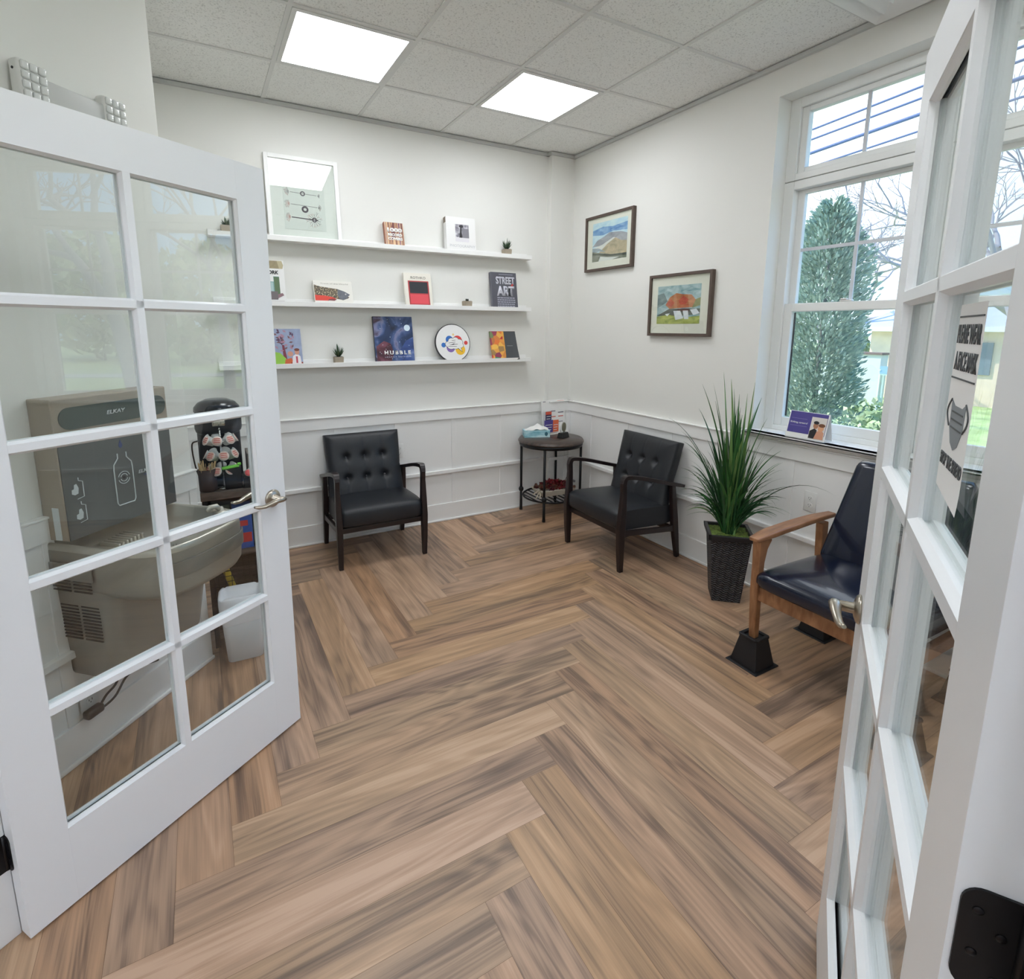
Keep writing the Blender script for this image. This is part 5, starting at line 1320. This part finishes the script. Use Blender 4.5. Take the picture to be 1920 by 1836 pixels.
b.build('wire_rack', CH, rk)
pod0 = None
FOIL = mat('pod_foil',(226,196,184),0.4); FO2 = mat('pod_label_red',(186,74,64),0.5)
for ti, z in enumerate((0.235,0.160,0.085)):
    for k in range(7):
        a = 2*PI*k/7 + ti*0.35
        if pod0 is None:
            p_ = root('coffee_pod', (0,0,0), 0, 'x', 'coffee pod', 'coffee pods in the carousel')
            Mq = Matrix.Rotation(PI/2,4,'Y')
            b = MB(); b.lathe([(0,-0.020),(0.015,-0.020),(0.020,0.016),(0.0235,0.018),(0.0235,0.020),(0,0.020)],20,M=Mq); b.build('cup', WHITEP, p_)
            b = MB(); b.lathe([(0,0.0203),(0.0215,0.0203),(0.0215,0.0210),(0,0.0210)],20,M=Mq); l_ = b.build('foil_lid', FOIL, p_)
            b = MB()
            for q_ in range(3): b.box(-0.013+0.009*q_,-0.009+0.009*q_,-0.014,0.014,0.0210,0.0214,0,Mq)
            b.build('label_stripe', FO2, l_); pod0 = p_
        else: p_ = copy_tree(pod0)
        p_.location = Vector((-2.862,-1.085,TZ)) + Vector((0.052*math.cos(a),0.052*math.sin(a),z)); p_.rotation_euler = (0,math.radians(-28),a)
        p_['label'] = ('white coffee pod with striped foil lid in the %s tier of the chrome carousel' % ('top','middle','bottom')[ti])
        p_['group'] = 'coffee pods in the %s carousel tier' % ('top','middle','bottom')[ti]
r_ = root('stir_stick_cup', (-2.930,-1.128,TZ), 0, 'dark brown cup full of wooden stir sticks at the left front of the cart', 'cup')
b = MB(); b.lathe([(0,0),(0.034,0),(0.039,0.004),(0.040,0.108),(0.037,0.108),(0.036,0.006),(0,0.006)],24); b.build('cup', mat('brown_mesh_cup',(64,50,46),0.6,var=0.1), r_)
b = MB(); R_ = random.Random(6)
for k in range(26):
    a = R_.uniform(0,2*PI); r1 = R_.uniform(0.0,0.026); t_ = R_.uniform(0.05,0.32); x,y = r1*math.cos(a), r1*math.sin(a)
    Mq = Matrix.Translation((x,y,0.01)) @ Matrix.Rotation(t_*0.8*math.cos(a),4,'Y') @ Matrix.Rotation(-t_*0.8*math.sin(a),4,'X') @ Matrix.Rotation(a,4,'Z'); b.box(-0.0025,0.0025,-0.0006,0.0006,0,0.125+R_.uniform(-0.01,0.015),0,Mq)
st = b.build('stir_sticks', mat('birch_sticks',(206,178,134),0.7), r_); st['kind'] = 'stuff'
r_ = root('sweetener_caddy', (-2.820,-1.125,TZ), 0, 'black caddy with a bright green clip between the stir sticks and the creamer tray', 'caddy')
b = MB(); b.rbox(-0.038,0.038,-0.030,0.030,0,0.105,0.004,2); b.build('caddy', BLKP, r_)
b = MB(); b.rbox(-0.036,0.040,-0.034,-0.010,0.104,0.116,0.003,2,0,Matrix.Rotation(-0.1,4,'Y')); b.rbox(0.022,0.038,-0.034,-0.010,0.116,0.126,0.003,2); b.build('green_clip', mat('lime_plastic',(128,214,84),0.4), r_)
r_ = root('creamer_tray', (-2.690,-1.135,TZ), 0, 'black tray of small wrapped creamers at the right front of the cart', 'tray')
b = MB(); b.box(-0.085,0.085,-0.034,0.034,0,0.055); b.build('tray', BLKP, r_, bevel=0.002)
cr0 = None
for k in range(8):
    if cr0 is None:
        cr0 = root('creamer', (0,0,0), 0, 'small pink and white wrapped creamer lying in the black tray on the cart', 'creamer', 'creamers in the black tray')
        b = MB(); b.lathe([(0,-0.013),(0.012,-0.013),(0.015,0.010),(0.0185,0.012),(0,0.0125)],16); b.build('cup', WHITEP, cr0)
        b = MB(); b.lathe([(0,0.0126),(0.0165,0.0126),(0.0165,0.0134),(0,0.0134)],16); b.build('lid', mat('creamer_pink',(214,92,92),0.5), cr0); c_ = cr0
    else: c_ = copy_tree(cr0)
    c_.location = (-2.690-0.062+0.042*(k%4), -1.135+(-0.014 if k<4 else 0.017), TZ+0.068); c_.rotation_euler = (1.1+0.3*(k%3), 0.3*(k%2), 0.5*k)
r_ = root('cardboard_box', (-2.668,-0.940,TZ), 0, 'plain grey brown box at the back right of the cart top', 'box')
b = MB(); b.box(-0.075,0.070,-0.055,0.10,0,0.135); b.build('carton', mat('grey_board',(120,112,104),0.8,var=0.08), r_, bevel=0.001)
b = MB(); b.box(-0.01,0.005,-0.0565,0.10,0.0,0.1365); b.build('tape', mat('packing_tape',(156,142,120),0.3), r_)
# lower shelf goods
def carton(x, y, z, w_, d_, h_, c1, c2, label, rz=0.0):
    r_ = root('carton', (x,y,z), rz, label, 'box')
    b = MB(); b.box(-w_/2,w_/2,-d_/2,d_/2,0,h_); b.build('box', c1, r_, bevel=0.001)
    b = MB(); b.box(-w_/2+0.006,w_/2-0.006,-d_/2-0.0012,-d_/2,h_*0.15,h_*0.38); b.box(-w_/2+0.012,w_/2-0.02,-d_/2-0.0012,-d_/2,h_*0.55,h_*0.68); b.build('label_print', c2, r_)
carton(-2.795,-1.095,0.494,0.085,0.10,0.215,mat('carton_blue',(58,92,168),0.5),mat('carton_red',(196,64,60),0.5),'blue carton with a red stripe on the middle level of the cart')
carton(-2.700,-1.085,0.494,0.090,0.10,0.225,mat('carton_green',(92,146,96),0.5),PAPER,'green carton beside the blue one on the middle level of the cart')
carton(-2.885,-1.060,0.494,0.075,0.10,0.200,mat('carton_sage',(128,140,116),0.6),mat('carton_cream',(220,214,180),0.6),'sage green carton at the left end of the middle cart level')
r_ = root('wire_basket', (-2.775,-1.080,0.172), 0, 'black wire grid basket on the bottom level of the cart behind the waste bin', 'basket')
b = MB()
for k in range(11): x = -0.150+0.030*k; b.tube([(x,-0.080,0.0),(x,-0.080,0.225)],0.0016,5); b.tube([(x,0.080,0.0),(x,0.080,0.225)],0.0016,5)
for k in range(9): z = 0.225*k/8; b.tube([(-0.150,-0.080,z),(0.150,-0.080,z),(0.150,0.080,z),(-0.150,0.080,z),(-0.150,-0.080,z)],0.0016 if k<8 else 0.003,5)
b.build('wire_grid', BLACKM, r_)
r_ = root('snack_packet', (-2.880,-1.090,0.345), 0, 'yellow wrapped packet sticking up in the wire basket', 'packet')
b = MB(); b.rbox(-0.016,0.016,-0.010,0.010,-0.10,0.055,0.008,2,0,Matrix.Rotation(-0.25,4,'Y')); b.build('wrapper', mat('yellow_wrap',(206,176,48),0.4,var=0.15,vscale=40), r_)
b = MB(); b.rbox(-0.017,0.017,-0.011,0.011,0.03,0.075,0.008,2,0,Matrix.Rotation(-0.25,4,'Y')); b.build('wrapper_end', mat('brown_wrap',(120,84,58),0.4), r_)
# waste bin with liner
r_ = root('waste_bin', (-2.835,-1.285,0), math.radians(-3), 'white plastic waste bin with a liner bag in front of the coffee cart', 'bin')
b = MB()
def rr(hw, hd, z, r): return [(x,y,z) for x, y in rrect(-hw,hw,-hd,hd,r,5)]
R2 = loft(b, [rr(0.074,0.050,0.0,0.02), rr(0.078,0.054,0.004,0.022), rr(0.096,0.072,0.322,0.026), rr(0.090,0.066,0.322,0.024), rr(0.074,0.050,0.02,0.02)])
b.bm.faces.new(R2[0][::-1]); b.bm.faces.new(R2[-1]); b.build('bin', mat('bin_white',(216,218,220),0.45), r_)
b = MB(); R_ = random.Random(12)
def bagring(k, z, off, am): 
    P = rrect(-0.096-off,0.096+off,-0.072-off,0.072+off,0.028,5); n = len(P)
    return [(x*(1+am*math.sin(i*2.3+k)),y*(1+am*math.sin(i*2.9+k*1.7)),z+0.006*math.sin(i*1.1+k*2)) for i,(x,y) in enumerate(P)]
loft(b, [bagring(3,0.20,-0.004,0.012), bagring(2,0.245,0.001,0.014), bagring(1,0.29,0.003,0.012), bagring(0,0.330,0.002,0.006), bagring(4,0.334,-0.005,0.004), bagring(5,0.26,-0.012,0.01)])
b.build('liner_bag', mat('bag_plastic',(236,238,242),0.35), r_)
# ================================================================== OUTDOORS
GZ = -0.55
b = MB(); b.box(0.30, 90, -60, 70, GZ-0.05, GZ); struct(b.build('lawn', ramp_mat('lawn_grass',[(0.35,(166,186,118)),(0.5,(186,206,134)),(0.65,(204,222,154))],3,6,0.9)))
b = MB(); b.box(0.30, 5.5, -60, 12, GZ, GZ+0.03); struct(b.build('mulch_bed', ramp_mat('mulch',[(0.3,(120,104,88)),(0.55,(170,158,142)),(0.7,(214,208,198))],9,7,0.9)))
b = MB(); b.box(20.5, 22.2, -60, 70, GZ, GZ+0.04); struct(b.build('pavement', mat('pavement_concrete',(214,210,204),0.9)))
b = MB(); b.box(9.0, 14.5, -60, -9, GZ, GZ+0.02); struct(b.build('road', mat('asphalt',(176,178,182),0.9)))
def leafball(b, c, rx, ry, rz, n, s0, s1, R_, nm, shell=0.35):
    for k in range(n):
        while True:
            v = Vector((R_.uniform(-1,1),R_.uniform(-1,1),R_.uniform(-1,1)))
            if v.length <= 1 and v.length > shell*R_.random()**0.3: break
        p = Vector((c[0]+v.x*rx, c[1]+v.y*ry, c[2]+v.z*rz)); s_ = R_.uniform(s0,s1)
        a = Vector((R_.gauss(0,1),R_.gauss(0,1),R_.gauss(0,1))).normalized()*s_; c_ = a.cross(Vector((R_.gauss(0,1),R_.gauss(0,1),R_.gauss(0,1)))).normalized()*s_*0.6
        vs = [b.bm.verts.new(q) for q in (p-a, p+c_, p+a, p-c_)]
        f = b.bm.faces.new(vs); f.material_index = R_.randrange(nm)
EVG = [mat('evergreen_a',(164,182,160),0.7),mat('evergreen_b',(188,202,178),0.7),mat('evergreen_c',(134,154,138),0.8)]  # paler than the leaves themselves: glare haze is put into the colours
R_ = random.Random(21)
r_ = root('evergreen_tree', (3.55,-0.21,GZ), 0, 'tall dense evergreen tree close outside the window nearest the corner', 'tree')
b = MB(); b.tube([(0,0,0),(0,0,1.5),(0,0,3.2)],[0.05,0.03,0.01],8); b.build('trunk', mat('evergreen_bark',(108,112,104),0.9), r_)
b = MB()
for k in range(24000):
    z = R_.uniform(0.35, 3.55); t = (z-0.35)/3.20; a = R_.uniform(0,2*PI)
    rad = (0.50*(1-max(0,(t-0.62)/0.38)**2.6*0.72)*(0.80+0.20*min(1,t*6)))*(1+0.12*math.sin(a*3+z*4)+0.08*math.sin(a*7-z*9)); q_ = rad*R_.uniform(0.10,1.08)**0.6
    p = Vector((q_*math.cos(a)*1.0, q_*math.sin(a)*0.86, z+0.06*math.sin(a*5+z*7))); s_ = R_.uniform(0.018,0.040)
    d = Vector((math.cos(a),math.sin(a),R_.uniform(0.2,1.4))).normalized()*s_; c_ = d.cross(Vector((R_.gauss(0,1),R_.gauss(0,1),R_.gauss(0,1)))).normalized()*s_*0.45
    vs = [b.bm.verts.new(x) for x in (p-d,p+c_,p+d*1.2,p-c_)]; f = b.bm.faces.new(vs); f.material_index = R_.choice([0,0,1,1,2])
b.build('foliage', EVG, r_, recalc=False)
SHR = [mat('shrub_a',(160,180,134),0.7),mat('shrub_b',(194,206,160),0.7),mat('shrub_c',(128,150,116),0.8)]  # shrub greens likewise lightened to imitate haze in the window view
for i, (x,y,rx,ry,rz,zc,n,lb) in enumerate(((2.05,-1.70,0.5,0.50,0.62,0.42,3200,'leafy light green shrub under the window nearest the corner'),(1.95,-2.75,0.5,0.52,0.52,0.36,2400,'leafy light green shrub outside the middle window'),(2.3,-3.9,0.5,0.55,0.5,0.35,1800,'leafy light green shrub outside the window farthest from the corner'),(2.9,-0.95,0.4,0.40,0.45,0.20,1600,'low loose shrub at the foot of the evergreen tree'))):
    r_ = root('garden_shrub', (x,y,GZ), 0, lb, 'shrub', 'shrubs in the bed under the windows'); b = MB(); b.tube([(0,0,0),(0,0,0.5)],[0.03,0.01],6); b.build('stem', mat('bark',(96,80,70),0.9), r_)
    b = MB(); leafball(b,(0,0,zc+0.55),rx,ry,rz,n,0.018,0.042,R_,3,0.5); b.build('foliage', SHR, r_, recalc=False)
BARK = mat('bare_bark',(158,152,158),0.9)
def bare_tree(x, y, h_, seed, label, depth=6, r0_=0.16, lean=0.0):
    R2_ = random.Random(seed); r_ = root('bare_tree', (x,y,GZ), 0, label, 'tree', 'bare trees beyond the lawn'); b = MB()
    def br(p, d, l_, r, k):
        pts = [p]; q_ = p.copy(); dd = d.copy()
        for s_ in range(3):
            dd = (dd + Vector((R2_.gauss(0,0.13),R2_.gauss(0,0.13),R2_.gauss(0.03,0.08)))).normalized(); q_ = q_ + dd*l_/3; pts.append(q_.copy())
        b.tube(pts,[r,r*0.88,r*0.76,r*0.62],6 if k>2 else 4,cap=False)
        if k == 0: return
        for c_ in range(2 if k > 4 else 3):
            nd = (dd + Vector((R2_.gauss(0,0.55),R2_.gauss(0,0.55),R2_.gauss(0.1,0.35)))).normalized(); br(pts[-1] if c_ < 2 else pts[-2], nd, l_*R2_.uniform(0.62,0.82), r*0.6, k-1)
    br(Vector((0,0,0)), Vector((0,lean,1)).normalized(), h_*0.30, r0_, depth)
    b.build('branches', BARK, r_, recalc=False)
bare_tree(14.6, 1.6, 8.5, 5, 'large bare tree with spreading branches behind the evergreen')
bare_tree(15.5, 6.4, 7.5, 8, 'slender bare tree beyond the neighbouring house')
bare_tree(12.5, 0.3, 8.0, 12, 'bare tree with forked trunk seen through the middle window')
bare_tree(10.5, -6.5, 8.0, 15, 'bare tree near the road on the right')
bare_tree(12.0, -9.5, 9.0, 17, 'thick bare roadside tree beyond the lawn', r0_=0.28)
bare_tree(26.0, 12.0, 9.0, 19, 'bare tree far behind the neighbouring house')
for x,y,r1,lb in ((23.4,10.4,1.1,'yellow green bushy tree beside the neighbouring house'),(18.4,-0.4,0.9,'dark green bush beyond the pavement'),(19.0,-3.4,1.3,'wide green bush by the white porch'),(30,-14,3.5,'large green tree far across the road'),(34,-22,4.0,'dark green tree at the far end of the road')):
    r_ = root('bush', (x,y,GZ), 0, lb, 'bush'); b = MB(); b.tube([(0,0,0),(0,0,r1)],[0.08,0.04],6); b.build('stem', mat('bark',(96,80,70),0.9), r_)
    b = MB(); leafball(b,(0,0,r1*1.05),r1,r1,r1,1500,0.06*r1+0.03,0.13*r1+0.04,R_,3,0.6); b.build('foliage', SHR, r_, recalc=False)
# neighbouring house
HW = mat('house_stone',(250,220,198),0.8,var=0.08,vscale=3); RF_ = mat('slate_roof',(182,184,192),0.8,var=0.06,vscale=4)
r_ = root('neighbour_house', (16.0,5.68,GZ), 0, 'single storey tan house with a grey hipped roof across the lawn', 'house')
b = MB(); b.box(0.3,8,-4.6,0,0,2.14); b.build('wall', HW, r_)
b = MB(); v = [(-0.1,-5.0,2.2),(8.4,-5.0,2.2),(8.4,0.45,2.2),(-0.1,0.45,2.2),(4,-3.2,4.0),(4,-1.3,4.0)]
b.quad(v[0],v[3],v[5],v[4]); b.quad(v[1],v[0],v[4]); b.quad(v[2],v[1],v[4],v[5]); b.quad(v[3],v[2],v[5]); b.quad(v[3],v[2],v[1],v[0]); b.build('roof', RF_, r_)
b = MB(); b.box(-0.16,-0.1,-5.0,0.45,2.10,2.24); b.build('fascia', PAPER, r_)
b = MB(); b.box(0.24,0.31,-3.2,-2.0,0.9,1.8); b.build('window', mat('dark_window',(120,136,150),0.2), r_)
b = MB(); b.box(13.0,13.35,3.70,6.5,GZ,0.93); o = b.build('garden_wall', mat('pale_render',(206,204,196),0.85)); tag(o,'low pale garden wall with a dark coping in front of the neighbouring house','wall')
b = MB(); b.box(12.95,13.40,3.66,6.6,0.93,0.985); b.build('coping', mat('coping_brown',(120,98,92),0.8), o)
r_ = root('garden_chair', (12.95,3.45,GZ), math.radians(100), 'white garden chair with a blue cushion beside the low garden wall', 'chair')
r_.location.z = 0.40; r_.scale = (0.62,0.62,0.62)
b = MB()
for sx in (-0.25,0.25):
    for sy in (-0.25,0.25): b.box(sx-0.025,sx+0.025,sy-0.025,sy+0.025,-1.53,0.22)
    b.box(sx-0.04,sx+0.04,-0.30,0.30,0.22,0.25)
b.build('frame', PAPER, r_)
b = MB(); b.box(-0.25,0.25,-0.25,0.25,0.02,0.08); b.build('seat', PAPER, r_)
b = MB(); b.box(-0.25,0.25,0.22,0.28,0.08,0.40); b.build('backrest', mat('blue_cushion',(150,180,204),0.7), r_)
# white porch
r_ = root('porch', (8.0,0.14,GZ), 0, 'white painted porch with slanting rafters seen through the middle window', 'porch')
b = MB(); b.box(0,0.12,-2.8,0.0,2.69,2.83); b.build('beam', PAPER, r_)
for k in range(4):
    b = MB(); y = -0.1-0.85*k; b.box(0.0,0.12,y-0.06,y+0.06,0,2.69); b.build('post', PAPER, r_)
for k in range(5):
    b = MB(); b.prism([(-0.1-0.62*k,3.02),(0.0-0.62*k,3.02),(-0.50-0.62*k,2.70),(-0.62-0.62*k,2.70)],-0.02,0.10,'X'); b.build('rafter', PAPER, r_)
b = MB(); b.prism([(0.25,2.98),(-3.0,3.05),(-3.0,3.16),(0.25,3.08)],-0.2,2.2,'X'); b.build('roof', mat('porch_roof',(196,202,210),0.7), r_)
# overhead cables
CB = mat('cable_blue_grey',(96,112,150),0.6)
for i, (z0,z1,rr_,lb) in enumerate(((5.83,6.08,0.022,'topmost overhead cable outside the windows'),(5.63,5.87,0.022,'second overhead cable from the top outside the windows'),(5.35,5.60,0.034,'thick third overhead cable outside the windows'),(5.06,5.30,0.020,'lowest overhead cable outside the windows'))):
    b = MB(); b.tube([(9.0,8.0,z0-0.42),(9.0,3.77,z0),(9.0,0.2,z1),(9.0,-4.0,z1+0.10),(9.0,-14.0,z1+0.15)],rr_,6); o = b.build('overhead_cable', CB); tag(o, lb, 'cable')
